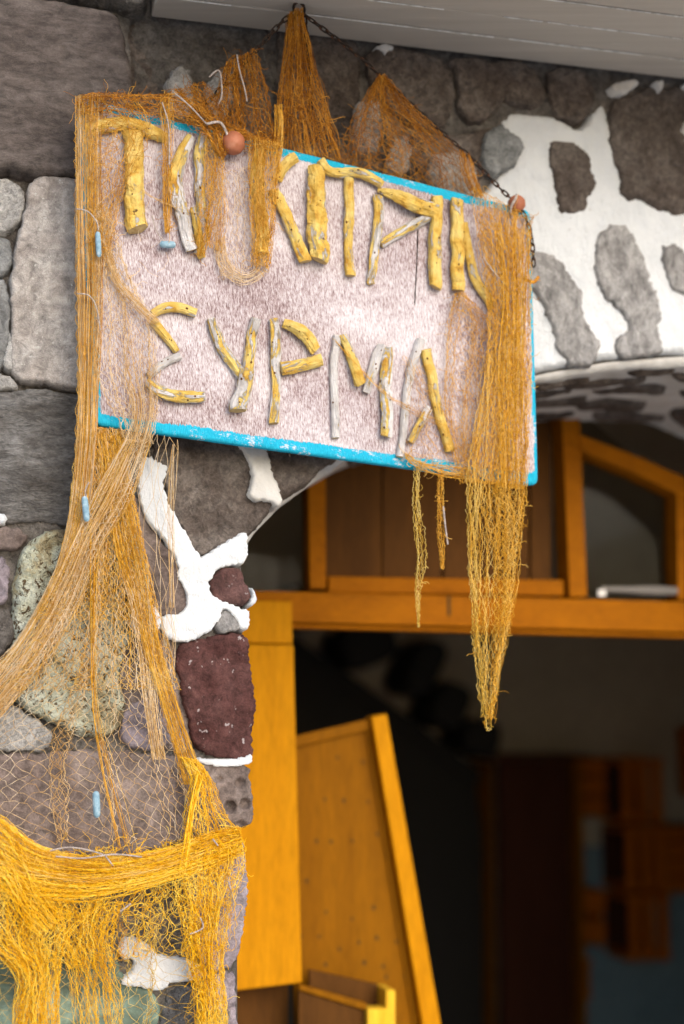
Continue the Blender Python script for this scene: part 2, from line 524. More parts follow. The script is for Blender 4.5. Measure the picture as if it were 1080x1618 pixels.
def relief(name, outline, mapf, mat, parent, h=0.02, bevelw=0.02, sp=0.006, amp=0.006, freq=14, edge=-0.004, skirt=0.03,
           wob=0.003, smooth_it=2, seed=0, pits=None, anis=(1, 1), tilt=(0, 0), power=2.0, facet=0.0, attrf=None, grow=0.0):
    P = np.asarray(outline, float)
    if grow:
        tg = np.roll(P, -1, 0) - np.roll(P, 1, 0)
        ar = np.sum(P[:, 0] * np.roll(P[:, 1], -1) - np.roll(P[:, 0], -1) * P[:, 1])
        nn = np.stack([tg[:, 1], -tg[:, 0]], 1) / (np.linalg.norm(tg, axis=1, keepdims=True) + 1e-9) * (1 if ar > 0 else -1)
        P = P + nn * grow
    if smooth_it: P = chaikin(P, smooth_it)
    P = resample(P, sp)
    z = np.zeros(len(P))
    s3 = np.c_[P, z] + seed * 3.7
    P = P + wob * np.stack([fbm(s3 * 45, 3) + 0.5 * fbm(s3 * 150 + 3, 2), fbm(s3 * 45 + 9.1, 3) + 0.5 * fbm(s3 * 150 + 7, 2)], 1) * 1.4
    lo, hi = P.min(0), P.max(0)
    nx, ny = int((hi[0] - lo[0]) / sp) + 2, int((hi[1] - lo[1]) / sp) + 2
    gx, gy = np.meshgrid(np.arange(nx), np.arange(ny))
    G = np.stack([lo[0] + (gx + 0.5 * (gy % 2)) * sp, lo[1] + gy * sp], -1).reshape(-1, 2)
    G += RNG.uniform(-0.22, 0.22, G.shape) * sp
    G = G[inside(G, P)]
    if len(G):
        G = G[dist_poly(G, P) > sp * 0.55]
    allp = np.vstack([P, G])
    nb = len(P)
    res = geometry.delaunay_2d_cdt([Vector(p) for p in allp], [], [list(range(nb))], 1, 1e-7)
    V2 = np.array([v[:] for v in res[0]]); Fc = [list(f) for f in res[2]]
    # orientation counter-clockwise
    if Fc:
        f0 = V2[Fc[0]]
        if np.cross(f0[1] - f0[0], f0[2] - f0[0]) < 0:
            Fc = [f[::-1] for f in Fc]
    d = dist_poly(V2, P)
    q = np.clip(d / max(bevelw, 1e-5), 0, 1)
    prof = (1 - (1 - q) ** power) ** (1 / power)
    p3 = np.c_[V2 * np.array(anis), np.zeros(len(V2))] + seed * 5.1
    ns = fbm(p3 * freq, 5, 0.55)
    rd = 1 - np.abs(fbm(p3 * freq * 0.6 + 31, 4, 0.55)) * 2.2
    H = edge + (h - edge) * prof + amp * prof * (ns + 0.5 * rd)
    if facet:
        H += facet * prof * (np.round(fbm(p3 * freq * 0.45 + 5, 2) * 3.2) / 3.2)
    c0 = V2.mean(0)
    H += ((V2 - c0) @ np.array(tilt)) * prof
    if pits:
        for (x, y, r, dep) in pits:
            rr = np.hypot(V2[:, 0] - x, V2[:, 1] - y) / r
            H -= dep * np.clip(1.15 - rr ** 3, 0, 1)
    pn = len(V2)
    # skirt round the outline, using the boundary edges of the triangulation
    cnt = {}
    for f in Fc:
        for i_ in range(len(f)):
            e_ = (f[i_], f[(i_ + 1) % len(f)])
            cnt[e_] = cnt.get(e_, 0) + 1
    bed = [e_ for e_ in cnt if (e_[1], e_[0]) not in cnt]
    idx = {}
    extra = []
    for e_ in bed:
        for v_ in e_:
            if v_ not in idx:
                idx[v_] = pn + len(extra); extra.append(v_)
    for a_, b_ in bed:
        Fc.append([b_, a_, idx[a_], idx[b_]])
    AB = np.vstack([V2, V2[extra]]) if extra else V2
    HH = np.concatenate([H, np.full(len(extra), -skirt)])
    XYZ = mapf(AB, HH)
    kw = attrf(AB, len(V2)) if attrf else {}
    return mesh_obj(name, XYZ, Fc, mat, parent, smooth=True, **kw)


wallf = lambda ab, h: W.at(ab, h)


def pxl(pts, plane=W):
    pts = np.array(pts, float)
    return plane.ab(pts[:, 0], pts[:, 1])


def cr(pts, ox, oy, sc):
    return [(ox + x / sc, oy + y / sc) for x, y in pts]


def tubes(paths, rad, sides=3):
    """paths (K,N,3) -> vertices, quads"""
    paths = np.asarray(paths, float)
    K_, N_, _ = paths.shape
    t = np.gradient(paths, axis=1)
    t /= np.linalg.norm(t, axis=2, keepdims=True) + 1e-12
    ref = np.array([0.31, -0.9, 0.3])
    u = np.cross(t, ref); u /= np.linalg.norm(u, axis=2, keepdims=True) + 1e-9
    v = np.cross(t, u)
    rad = np.broadcast_to(np.asarray(rad, float), (K_, N_)) if np.ndim(rad) else np.full((K_, N_), rad)
    ang = np.arange(sides) / sides * 2 * np.pi
    ring = paths[:, :, None, :] + rad[:, :, None, None] * (np.cos(ang)[None, None, :, None] * u[:, :, None, :] + np.sin(ang)[None, None, :, None] * v[:, :, None, :])
    V = ring.reshape(-1, 3)
    base = (np.arange(K_)[:, None, None] * N_ + np.arange(N_ - 1)[None, :, None]) * sides
    s = np.arange(sides)[None, None, :]; s2 = (s + 1) % sides
    Fq = np.stack([base + s, base + s2, base + sides + s2, base + sides + s], -1).reshape(-1, 4)
    return V, Fq


def merge(parts):
    Vs, Fs, o = [], [], 0
    for V, Fq in parts:
        Vs.append(V); Fs.append(Fq + o); o += len(V)
    return np.vstack(Vs), np.vstack(Fs)


def spline(P, n):
    """Catmull-Rom through the rows of P (R,...) sampled n times"""
    P = np.asarray(P, float)
    Rn = len(P)
    L = np.concatenate([[0], np.cumsum(np.linalg.norm(np.diff(P.reshape(Rn, -1), axis=0), axis=1) + 1e-9)])
    t = np.linspace(0, L[-1], n)
    i = np.clip(np.searchsorted(L, t, 'right') - 1, 0, Rn - 2)
    f = ((t - L[i]) / (L[i + 1] - L[i])).reshape((-1,) + (1,) * (P.ndim - 1))
    p0, p1, p2, p3 = P[np.maximum(i - 1, 0)], P[i], P[i + 1], P[np.minimum(i + 2, Rn - 1)]
    return 0.5 * (2 * p1 + (p2 - p0) * f + (2 * p0 - 5 * p1 + 4 * p2 - p3) * f ** 2 + (3 * p1 - p0 - 3 * p2 + p3) * f ** 3)

# ================================================================== THE SETTING
UX, UY, UZ = W.u, W.n, np.array([0, 0, 1.0])      # along the wall, out of the wall, up


def wbox(name, lo, hi, mat, parent=None, kind=None, bw=0):
    V, Fc = box_geo(W.o, UX, UY, UZ, lo, hi)
    o = mesh_obj(name, V, Fc, mat, parent)
    if kind: o['kind'] = kind
    if bw: bevel(o, bw)
    return o


wbox('ground', (-60, -0.40, -0.1), (60, 60, 0.0), M['paving'], None, 'structure')
wbox('room_floor', (-2.9, -4.6, -0.1), (4.4, -0.41, 0.02), M['room'], None, 'structure')
wbox('room_ceiling', (-2.9, -4.6, 3.05), (4.4, -0.635, 3.15), M['room'], None, 'structure')
wbox('room_wall', (-3.0, -4.6, -0.1), (-2.9, -0.635, 3.2), M['room'], None, 'structure')
wbox('room_wall', (4.4, -4.6, -0.1), (4.5, -0.635, 3.2), M['room'], None, 'structure')
wbox('room_wall', (-2.9, -4.1, 0.0201), (4.4, -4.0, 3.049), M['room'], None, 'structure')
_da = B.ab(884, 1500)[0]
wbox('wall_dado', (_da, -3.999, 0.021), (4.399, -3.985, 0.92), M['room_blue'], None, 'structure')

ARCH_PX = [(376, 1900), (374, 1500), (378, 1330), (384, 1200), (382, 1000), (380, 860), (420, 806), (470, 768), (528, 724), (600, 684),
           (700, 640), (770, 614), (850, 592), (960, 573), (1080, 564), (1250, 574), (1400, 640), (1500, 740), (1560, 900), (1580, 1200), (1590, 1900)]
ARCH = pxl(ARCH_PX)
ARCH_CORE = ARCH.copy()
core_out = np.vstack([[(-3.0, -0.1), (ARCH[0, 0], -0.1)], ARCH_CORE, [(ARCH[-1, 0], -0.1), (4.5, -0.1), (4.5, 3.2), (-3.0, 3.2)]])

wall = thing('stone_wall', 'old stone wall with whitewashed joints round the arched opening', 'wall', W.at(np.array([[-0.6, 0.0]]), [0.0])[0])
relief('mortar_core', core_out, wallf, M['mortar'], wall, h=0.0, bevelw=0.01, sp=0.025, amp=0.006, freq=18, edge=0.0, skirt=0.63, wob=0.0, smooth_it=0, seed=1)


def st(name, pts, mat, h=0.02, **kw):
    base = dict(bevelw=0.009, sp=0.0042, amp=0.012, freq=27, wob=0.0036, smooth_it=1, power=3.2, grow=0.0042, seed=len(pts) * 1.7 + pts[0][0] * 0.013 + pts[0][1] * 0.007)
    base.update(kw)
    return relief(name, pxl(pts), wallf, M[mat], wall, h=h, **base)


# ---- left pillar
st('mortar_coat', [(-900, -70), (208, -70), (208, 640), (236, 640), (262, 780), (312, 880), (366, 860), (368, 1300), (366, 1900), (-900, 1900)], 'mortar', 0.026, sp=0.008, amp=0.008, grow=0, smooth_it=0)
st('stone', [(-70, 12), (55, 20), (120, 34), (182, 42), (190, 95), (203, 150), (206, 240), (214, 310), (150, 312), (100, 299), (40, 297), (20, 290), (-70, 292)], 'stone_slab', 0.075,
   bevelw=0.022, amp=0.006, freq=7, anis=(0.7, 1.5), facet=0.004, skirt=0.02)
st('stone', [(-70, -70), (232, -70), (228, 10), (224, 34), (200, 40), (170, 24), (120, 22), (60, 15), (20, 6), (-70, 8)], 'concrete', 0.085, amp=0.016, freq=28, skirt=0.02)
st('stone', [(44, 305), (60, 298), (95, 296), (150, 310), (185, 330), (200, 560), (180, 610), (118, 628), (60, 615), (26, 612), (12, 592), (16, 520), (12, 452), (28, 380), (38, 340)], 'stone_light', 0.062, freq=7, skirt=0.02)
st('stone', [(-70, 300), (8, 296), (36, 312), (38, 340), (26, 372), (2, 384), (-70, 390)], 'mortar_pale', 0.052)
st('stone', [(-70, 388), (10, 384), (19, 410), (14, 440), (2, 448), (-70, 450)], 'stone_blue', 0.048)
st('stone', [(-70, 455), (4, 452), (12, 470), (14, 530), (8, 585), (-10, 600), (-70, 604)], 'stone_blue', 0.050)
st('stone', [(14, 520), (20, 545), (30, 560), (24, 590), (6, 600), (0, 585), (10, 555)], 'mortar_pale', 0.058, amp=0.004)
st('stone', [(-70, 600), (5, 598), (26, 612), (22, 628), (-6, 626), (-70, 622)], 'mortar_pale', 0.05)
st('stone', [(-70, 632), (10, 628), (60, 622), (120, 634), (180, 622), (226, 640), (234, 700), (214, 760), (208, 820), (150, 838), (110, 838), (60, 828), (0, 830), (-70, 824)], 'stone_streak', 0.045, amp=0.012, freq=9, anis=(0.8, 1.8), facet=0.006)
st('stone', [(-70, 828), (-4, 815), (8, 818), (10, 832), (-6, 840), (-70, 842)], 'white', 0.05, amp=0.003)
st('stone', [(-70, 846), (0, 838), (30, 840), (42, 850), (36, 868), (14, 876), (-70, 872)], 'stone_purple', 0.048)
st('stone', [(-70, 880), (2, 880), (14, 900), (12, 945), (0, 960), (-70, 960)], 'stone_lilac', 0.042)
st('stone', [(-70, 968), (10, 960), (22, 990), (14, 1024), (0, 1040), (-70, 1044)], 'mortar', 0.04)
st('stone', [(34, 868), (60, 846), (100, 838), (160, 840), (205, 842), (222, 880), (236, 940), (228, 1000), (190, 1020), (182, 1080), (195, 1120), (176, 1160), (130, 1168), (92, 1146), (60, 1132), (22, 1110), (6, 1060), (20, 1000), (16, 930)], 'lichen', 0.05,
   amp=0.024, freq=30, sp=0.0042, bevelw=0.02)
st('stone', [(236, 944), (250, 985), (272, 1012), (282, 1090), (296, 1150), (300, 1190), (240, 1184), (182, 1176), (192, 1120), (184, 1070), (190, 1022)], 'stone_purple', 0.032, amp=0.008)
st('stone', [(-70, 1120), (10, 1110), (60, 1135), (82, 1160), (70, 1184), (20, 1186), (-70, 1180)], 'mortar_pale', 0.04, amp=0.008)
st('stone', [(188, 1118), (240, 1100), (262, 1130), (268, 1172), (230, 1186), (186, 1180)], 'stone_lilac', 0.04)
st('stone', [(-70, 1190), (60, 1190), (180, 1184), (300, 1198), (308, 1240), (296, 1330), (200, 1352), (80, 1350), (-70, 1346)], 'stone_purple', 0.034, amp=0.010, freq=8)
_p = pxl([(371, 1236), (356, 1272), (379, 1268), (372, 1304), (340, 1230)])
st('stone', [(304, 1202), (340, 1206), (386, 1204), (389, 1240), (390, 1285), (382, 1306), (362, 1306), (330, 1318), (298, 1330), (300, 1250)], 'stone_purple', 0.045, skirt=0.33, amp=0.006,
   pits=[(_p[0][0], _p[0][1], 0.009, 0.014), (_p[1][0], _p[1][1], 0.011, 0.018), (_p[2][0], _p[2][1], 0.010, 0.016), (_p[3][0], _p[3][1], 0.012, 0.012), (_p[4][0], _p[4][1], 0.006, 0.008)], sp=0.0035)
st('stone', [(272, 1020), (300, 1014), (345, 1004), (384, 1000), (387, 1050), (396, 1100), (393, 1160), (390, 1194), (372, 1198), (306, 1192), (290, 1140), (276, 1080)], 'stone_red', 0.041, skirt=0.33, amp=0.010, facet=0.004)
st('stone', [(322, 924), (334, 904), (350, 897), (376, 898), (384, 926), (390, 946), (386, 958), (360, 962), (340, 960), (328, 944)], 'stone_red', 0.045, skirt=0.33, sp=0.0035, amp=0.008, grow=0.001)
st('stone', [(342, 972), (352, 965), (366, 976), (374, 990), (360, 1000), (338, 1002), (332, 994)], 'stone_grey', 0.050, sp=0.004, amp=0.004)
st('stone', [(196, 740), (206, 790), (240, 850), (272, 888), (290, 925), (292, 962), (270, 978), (240, 976), (214, 930), (196, 880)], 'stone_purple', 0.040)
st('stone', [(226, 620), (380, 620), (384, 700), (394, 758), (386, 790), (424, 796), (424, 806), (404, 828), (382, 852), (340, 864), (310, 888), (284, 842), (262, 806), (254, 752), (236, 716)], 'stone_brown', 0.036,
   amp=0.014, freq=13, facet=0.005, skirt=0.2)
st('stone', [(404, 620), (520, 620), (540, 722), (508, 736), (484, 764), (452, 784), (432, 792), (424, 762), (408, 716)], 'stone_brown', 0.03, amp=0.009, freq=9, skirt=0.2)
st('plaster_patch', [(352, 640), (402, 640), (410, 712), (424, 756), (436, 796), (430, 808), (418, 796), (390, 796), (384, 786), (396, 766), (384, 730), (362, 704)], 'white_old', 0.048, amp=0.003, bevelw=0.008, skirt=0.05, sp=0.004)
st('plaster_patch', [(528, 620), (600, 620), (640, 660), (560, 700), (524, 728), (512, 734), (516, 716)], 'white_old', 0.035, amp=0.003, bevelw=0.008)
Y = cr([(150, 220), (240, 195), (255, 235), (330, 265), (325, 330), (300, 400), (345, 540), (400, 640), (450, 710), (520, 830), (545, 875), (620, 840), (760, 745), (835, 715), (866, 715), (860, 800), (862, 880), (820, 912), (680, 930),
         (610, 1010), (600, 1070), (625, 1130), (700, 1170), (780, 1190), (850, 1215), (872, 1215), (868, 1300), (872, 1345), (815, 1350), (800, 1290), (745, 1235), (700, 1212), (678, 1270), (640, 1330), (600, 1372), (520, 1405), (440, 1432), (350, 1415), (318, 1390),
         (295, 1330), (286, 1262), (400, 1250), (455, 1215), (472, 1150), (440, 1060), (398, 1010), (410, 900), (330, 800), (290, 715), (210, 650), (180, 560), (152, 470), (140, 380)], 180, 680, 4.258)
st('plaster_pointing', Y, 'white', 0.0515, amp=0.0026, bevelw=0.002, grow=0.0040, freq=60, skirt=0.32, sp=0.0038, smooth_it=1, wob=0.0022)
st('plaster_patch', cr([(80, 1320), (100, 1220), (180, 1190), (255, 1215), (272, 1300), (262, 1350), (200, 1382), (120, 1368)], 180, 680, 4.258), 'white', 0.076, amp=0.003, bevelw=0.005, sp=0.0035)
st('plaster_patch', [(300, 1197), (340, 1201), (378, 1196), (389, 1190), (390, 1202), (372, 1208), (336, 1208), (304, 1203)], 'white', 0.050, amp=0.003, bevelw=0.004, sp=0.003, wob=0.001)
st('plaster_patch', [(384, 928), (392, 940), (394, 948), (386, 962), (382, 958), (387, 946)], 'white', 0.055, amp=0.003, bevelw=0.004, sp=0.003, skirt=0.2)
st('stone', [(296, 1330), (330, 1322), (366, 1312), (381, 1340), (385, 1410), (376, 1480), (364, 1522), (330, 1532), (300, 1500), (290, 1420)], 'stone_lilac', 0.040, skirt=0.33, amp=0.007)
st('stone', [(100, 1360), (290, 1345), (288, 1440), (300, 1500), (230, 1478), (190, 1470), (110, 1480)], 'stone_purple', 0.02)
st('stone', [(-70, 1356), (90, 1358), (104, 1420), (98, 1490), (20, 1500), (-70, 1496)], 'stone_brown', 0.02)
st('plaster_patch', cr([(470, 740), (500, 708), (550, 716), (600, 752), (640, 785), (700, 795), (765, 800), (812, 850), (800, 885), (700, 885), (640, 922), (560, 905), (465, 895), (480, 868), (530, 850), (530, 800), (486, 800)], 0, 1200, 2.571), 'white', 0.044, amp=0.003, bevelw=0.008, sp=0.004)
st('stone', [(264, 1558), (306, 1546), (318, 1600), (322, 1700), (250, 1700), (248, 1600)], 'stone_vesicle', 0.035, amp=0.007, freq=40)
st('stone', [(320, 1536), (362, 1526), (368, 1580), (372, 1700), (326, 1700), (322, 1600)], 'stone_lilac', 0.03, skirt=0.33)
st('stone', [(60, 1500), (180, 1490), (190, 1545), (246, 1562), (244, 1640), (200, 1700), (70, 1700), (50, 1600)], 'green', 0.035, amp=0.012, freq=22)
st('stone', [(-70, 1506), (50, 1504), (44, 1600), (60, 1700), (-70, 1700)], 'green', 0.03, amp=0.010, freq=22)

# ---- dark stones under the eave, and between it and the sign
st('mortar_coat', [(204, -40), (700, 10), (1500, 90), (1500, 160), (966, 210), (930, 190), (800, 200), (790, 270), (750, 330), (204, 330)], 'mortar', 0.016, sp=0.007, amp=0.010, grow=0, smooth_it=0)
st('stone', [(196, 40), (300, 20), (420, 34), (430, 110), (408, 200), (330, 236), (220, 220), (206, 160), (192, 90)], 'stone_brown', 0.012, amp=0.012, freq=10, facet=0.006)
st('stone', [(430, 40), (560, 60), (566, 130), (560, 210), (500, 250), (420, 210), (436, 110)], 'stone_brown', 0.022, amp=0.012, freq=10)
st('stone', [(572, 84), (640, 86), (706, 110), (712, 170), (690, 220), (640, 210), (600, 170), (574, 140)], 'stone_brown', 0.030, amp=0.012, freq=12)
st('stone', [(690, 100), (760, 104), (790, 130), (786, 176), (740, 212), (716, 190), (716, 130)], 'stone_brown', 0.034, amp=0.012, freq=12)
st('stone', [(636, 216), (700, 224), (740, 216), (772, 206), (786, 236), (758, 290), (700, 310), (650, 280)], 'stone_brown', 0.026, amp=0.010, freq=12)
st('stone', [(560, 216), (632, 226), (660, 300), (620, 330), (540, 300)], 'stone_brown', 0.02, amp=0.010)
st('stone', [(762, 100), (830, 112), (850, 150), (846, 176), (828, 180), (790, 170), (776, 150)], 'stone_brown', 0.036, amp=0.012, freq=12)
st('stone', [(856, 112), (920, 120), (932, 160), (924, 186), (905, 204), (870, 190), (856, 160)], 'stone_brown', 0.030, amp=0.010, freq=14)
for pts in ([(556, 176), (590, 168), (596, 220), (582, 262), (550, 256), (548, 210)], [(606, 232), (634, 222), (642, 262), (630, 290), (600, 282)], [(664, 262), (700, 250), (738, 262), (742, 320), (700, 330), (668, 300)],
            [(268, 120), (300, 126), (300, 200), (262, 196), (256, 150)], [(330, 130), (352, 126), (360, 180), (340, 220), (322, 190)]):
    st('plaster_patch', pts, 'mortar_pale', 0.040, amp=0.008, bevelw=0.006, wob=0.007)
for pts in ([(578, 82), (610, 82), (618, 92), (604, 96), (598, 108), (590, 94)], [(944, 146), (985, 136), (1000, 146), (975, 160), (958, 162)], [(1016, 136), (1034, 138), (1030, 156), (1022, 158)], [(1060, 142), (1092, 146), (1084, 160), (1066, 154)]):
    st('plaster_patch', pts, 'white_old', 0.043, amp=0.004, bevelw=0.004, sp=0.003, grow=0.0, wob=0.005)

# ---- whitewashed right part with stones showing through
PLA = [(690, 330), (760, 310), (772, 290), (800, 262), (806, 240), (786, 214), (780, 194), (800, 182), (830, 182), (860, 186), (880, 192), (905, 208), (920, 200), (927, 176), (938, 163), (950, 170), (956, 190), (975, 260), (1056, 262), (1066, 196), (1090, 188), (1110, 150), (1300, 150), (1700, 200),
       (2300, 300), (2400, 900), (2400, 1900), (1600, 1900), (1592, 1200), (1572, 898), (1510, 734), (1406, 634), (1254, 569), (1080, 560), (960, 569), (850, 588), (760, 612), (700, 590)]
relief('whitewash_coat', pxl(PLA), wallf, M['white'], wall, h=0.020, bevelw=0.010, sp=0.007, amp=0.005, freq=22, edge=0.0, skirt=0.012, wob=0.002, smooth_it=1, seed=4)


def stw(pts, mat='stone_grey', h=0.028, **kw):
    b = dict(edge=0.017, bevelw=0.005, amp=0.005, freq=26, skirt=-0.008, wob=0.0050, grow=0.001)
    b.update(kw)
    return st('stone', pts, mat, h, **b)


c4 = lambda pts: cr(pts, 780, 140, 2.889)
stw(c4([(230, 275), (262, 252), (300, 262), (345, 268), (402, 310), (428, 390), (440, 465), (402, 515), (396, 578), (310, 596), (272, 570), (266, 470), (236, 385)]), 'stone_brown', 0.028)
stw(c4([(510, 100), (520, 80), (600, 40), (700, 20), (780, 15), (960, 20), (1000, 200), (880, 160), (836, 172), (830, 210), (858, 285), (1000, 320), (980, 560), (880, 585), (795, 588), (700, 560), (640, 525), (568, 520), (560, 440), (510, 330), (505, 200)]), 'stone_brown', 0.026, amp=0.010)
stw(c4([(440, 690), (500, 640), (545, 636), (585, 645), (645, 745), (690, 880), (734, 1000), (726, 1140), (752, 1225), (640, 1238), (540, 1240), (520, 1170), (592, 1118), (590, 1070), (530, 1005), (460, 950), (434, 810)]), 'stone_grey')
stw(c4([(100, 790), (195, 760), (245, 760), (305, 830), (385, 950), (380, 1035), (465, 1180), (440, 1270), (345, 1290), (270, 1215), (235, 1090), (190, 960), (110, 900)]), 'stone_grey')
stw(c4([(735, 730), (770, 735), (800, 720), (850, 760), (900, 900), (900, 980), (860, 962), (780, 930), (756, 850)]), 'stone_grey')
stw(c4([(836, 1060), (880, 1010), (960, 1000), (980, 1160), (890, 1130)]), 'stone_grey')
stw(c4([(-80, 240), (-20, 200), (40, 210), (104, 280), (104, 310), (78, 372), (20, 412), (-40, 440), (-90, 380)]), 'stone_blue', 0.042)
# the wall beyond the edges of the photograph
_rs = random.Random(5)
for gx_ in range(-1000, 2300, 165):
    for gy_ in range(-20, 2700, 125):
        x_ = gx_ + _rs.uniform(-25, 25); y_ = gy_ + _rs.uniform(-18, 18)
        if -150 < x_ < 1190 and -110 < y_ < 1790: continue
        if 330 < x_ < 1680 and y_ > 450: continue
        if W.ab(x_, y_)[1] < 0.05: continue
        w_, h_ = _rs.uniform(52, 74), _rs.uniform(36, 50)
        pts = [(x_ + w_ * math.cos(t_) * _rs.uniform(0.8, 1.12), y_ + h_ * math.sin(t_) * _rs.uniform(0.8, 1.12)) for t_ in [k_ * math.pi / 4 for k_ in range(8)]]
        kw = dict(sp=0.014)
        if x_ > 1000: stw(pts, _rs.choice(['stone_grey', 'stone_brown']), **kw)
        else: st('stone', pts, _rs.choice(['stone_purple', 'stone_light', 'stone_streak', 'stone_brown', 'stone_lilac']), 0.04, **kw)

# ---- soffit of the arch
sA = ARCH[5:19]
sL = np.concatenate([[0], np.cumsum(np.linalg.norm(np.diff(sA, axis=0), axis=1))])
_t = np.linspace(0, sL[-1], 200)
_sx, _sy = np.interp(_t, sL, sA[:, 0]), np.interp(_t, sL, sA[:, 1])
for _ in range(6):
    _sx[1:-1] = (_sx[:-2] + _sx[1:-1] * 2 + _sx[2:]) / 4; _sy[1:-1] = (_sy[:-2] + _sy[1:-1] * 2 + _sy[2:]) / 4
_tx, _ty = np.gradient(_sx), np.gradient(_sy)
_tl = np.hypot(_tx, _ty)
_nx, _ny = _ty / _tl, -_tx / _tl                     # into the opening


def soff(ab, h):
    s, d = ab[:, 0], ab[:, 1]
    x = np.interp(s, _t, _sx); y = np.interp(s, _t, _sy)
    nx_ = np.interp(s, _t, _nx); ny_ = np.interp(s, _t, _ny)
    return W.at(np.c_[x + nx_ * h, y + ny_ * h], -d)


def s_of(px):
    return float(np.interp(px, [p[0] for p in ARCH_PX[5:19]], sL))


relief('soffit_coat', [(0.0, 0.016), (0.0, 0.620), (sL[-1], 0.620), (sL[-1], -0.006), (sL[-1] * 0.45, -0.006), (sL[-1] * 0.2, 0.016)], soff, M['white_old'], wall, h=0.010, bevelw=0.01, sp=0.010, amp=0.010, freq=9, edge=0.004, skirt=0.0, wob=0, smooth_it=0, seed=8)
_rs = random.Random(9)
for (px_, d_, w_, h_) in [(900, 0.035, 0.075, 0.020), (985, 0.075, 0.11, 0.028), (905, 0.12, 0.09, 0.025), (1075, 0.16, 0.09, 0.03), (1150, 0.06, 0.09, 0.03), (960, 0.22, 0.12, 0.035), (1100, 0.28, 0.10, 0.04), (1240, 0.18, 0.12, 0.04),
                          (860, 0.30, 0.10, 0.04), (990, 0.36, 0.12, 0.035), (760, 0.10, 0.10, 0.04), (680, 0.25, 0.10, 0.04), (1300, 0.34, 0.10, 0.05), (1040, 0.025, 0.06, 0.014), (790, 0.2, 0.08, 0.03), (1180, 0.38, 0.10, 0.03)]:
    s0 = s_of(px_); d_ *= 1.38; h_ *= 1.25
    pts = [(s0 + w_ * math.cos(q) * _rs.uniform(0.75, 1.15), d_ + h_ * math.sin(q) * _rs.uniform(0.75, 1.2)) for q in [k_ * math.pi / 5 for k_ in range(10)]]
    relief('stone', pts, soff, M['stone_brown'], wall, h=0.024, bevelw=0.014, sp=0.006, amp=0.006, freq=20, edge=0.004, skirt=0.0, wob=0.004, seed=px_)

# ---- the eave: painted soffit boards over the wall
ZE = CAM[2] + 1.238
eave = thing('wooden_eave', 'beige painted plank eave with flaking white seams above the wall', 'eave', W.at(np.array([[0.3, ZE]]), [0.05])[0])
aL = W.ab(226, 20)[0] + 0.01
for i_ in range(6):
    y0_ = 0.035 + i_ * 0.083
    wbox('plank', (aL, y0_ + 0.0012, ZE + (0.001 if i_ % 2 else 0.0)), (4.2, y0_ + 0.083, ZE + 0.028), M['eave'], eave, bw=0.003)
    if i_ in (1, 2, 3, 5):
        # thin ragged beads of old white primer pushed out of the seams
        a_ = aL + 0.02
        rr = random.Random(i_)
        paths = []
        while a_ < 3.0:
            L_ = rr.uniform(0.05, 0.5)
            xs = np.linspace(a_, a_ + L_, 8)
            hh = 0.0008 + 0.0012 * np.abs(fbm(np.c_[xs * 30, xs * 0, xs * 0 + i_], 2))
            paths.append((np.stack([W.o + x * UX + (y0_ + 0.001) * UY + (ZE - 0.0004) * UZ for x in xs]), hh))
            a_ += L_ + rr.uniform(0.0, 0.12)
        V, Fq = merge([tubes(p[None], h_[None] + 0.0006, 4) for p, h_ in paths])
        o = mesh_obj('primer_bead', V, Fq, M['eave_white'], eave); o['kind'] = 'stuff'
wbox('fascia', (aL, 0.535, ZE - 0.01), (4.2, 0.56, ZE + 0.12), M['eave'], eave, bw=0.003)
wbox('deck', (aL, 0.03, ZE + 0.0305), (4.2, 0.534, ZE + 0.06), M['eave'], eave)

# ================================================================== DOORWAY
door = thing('arched_door_frame', 'orange yellow wooden door frame with arched transom set inside the stone opening', 'door frame', D.at(np.array([[0.4, 0.02]]), [0.0])[0])
poly_box('beam', D, [(330, 934), (1500, 964), (1500, 1012), (330, 982)], 0.05, -0.03, M['orange'], door)
poly_box('beam_moulding', D, [(330, 983), (1500, 1013), (1500, 1020), (330, 990)], 0.035, -0.03, M['orange'], door)
poly_box('left_transom_post', D, [(480, 700), (509, 700), (510, 932), (484, 932)], 0.03, -0.03, M['orange'], door)
poly_box('transom_rail', D, [(514, 912), (884, 918), (884, 943), (514, 938)], 0.025, -0.03, M['orange'], door)
poly_box('transom_post', D, [(874, 600), (903, 600), (917, 945), (889, 945)], 0.04, -0.03, M['orange'], door)
poly_box('transom_post', D, [(1056, 770), (1095, 780), (1095, 952), (1058, 950)], 0.04, -0.03, M['orange'], door)
poly_box('arch_rail', D, [(902, 690), (1000, 728), (1090, 768), (1200, 826), (1310, 930), (1286, 940), (1190, 852), (1080, 796), (990, 752), (904, 716)], 0.045, -0.03, M['orange'], door)
for i_, (x0, x1) in enumerate([(512, 604), (606, 700), (702, 792), (794, 838), (840, 872)]):
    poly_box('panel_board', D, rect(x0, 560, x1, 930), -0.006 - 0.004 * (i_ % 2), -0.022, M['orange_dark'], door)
poly_box('glass_pane', D, [(905, 640), (1058, 760), (1058, 950), (918, 944)], -0.010, -0.014, M['glass'], door, bw=0)
poly_box('glass_pane', D, rect(330, 640, 482, 936), -0.010, -0.014, M['glass'], door, bw=0)
poly_box('door_post', D, [(330, 950), (451, 953), (452, 1019), (330, 1017)], 0.062, -0.03, M['yellow'], door)
poly_box('door_post', D, [(330, 1019), (452, 1021), (465, 1544), (330, 1560)], 0.070, 0.0, M['yellow'], door)
poly_box('knob', D, rect(929, 934, 942, 945), 0.055, 0.0501, M['eave_white'], door, bw=0.002)
poly_box('lower_panel', D, [(330, 1552), (456, 1548), (456, 1700), (330, 1700)], -0.004, -0.03, M['orange_dark'], door)
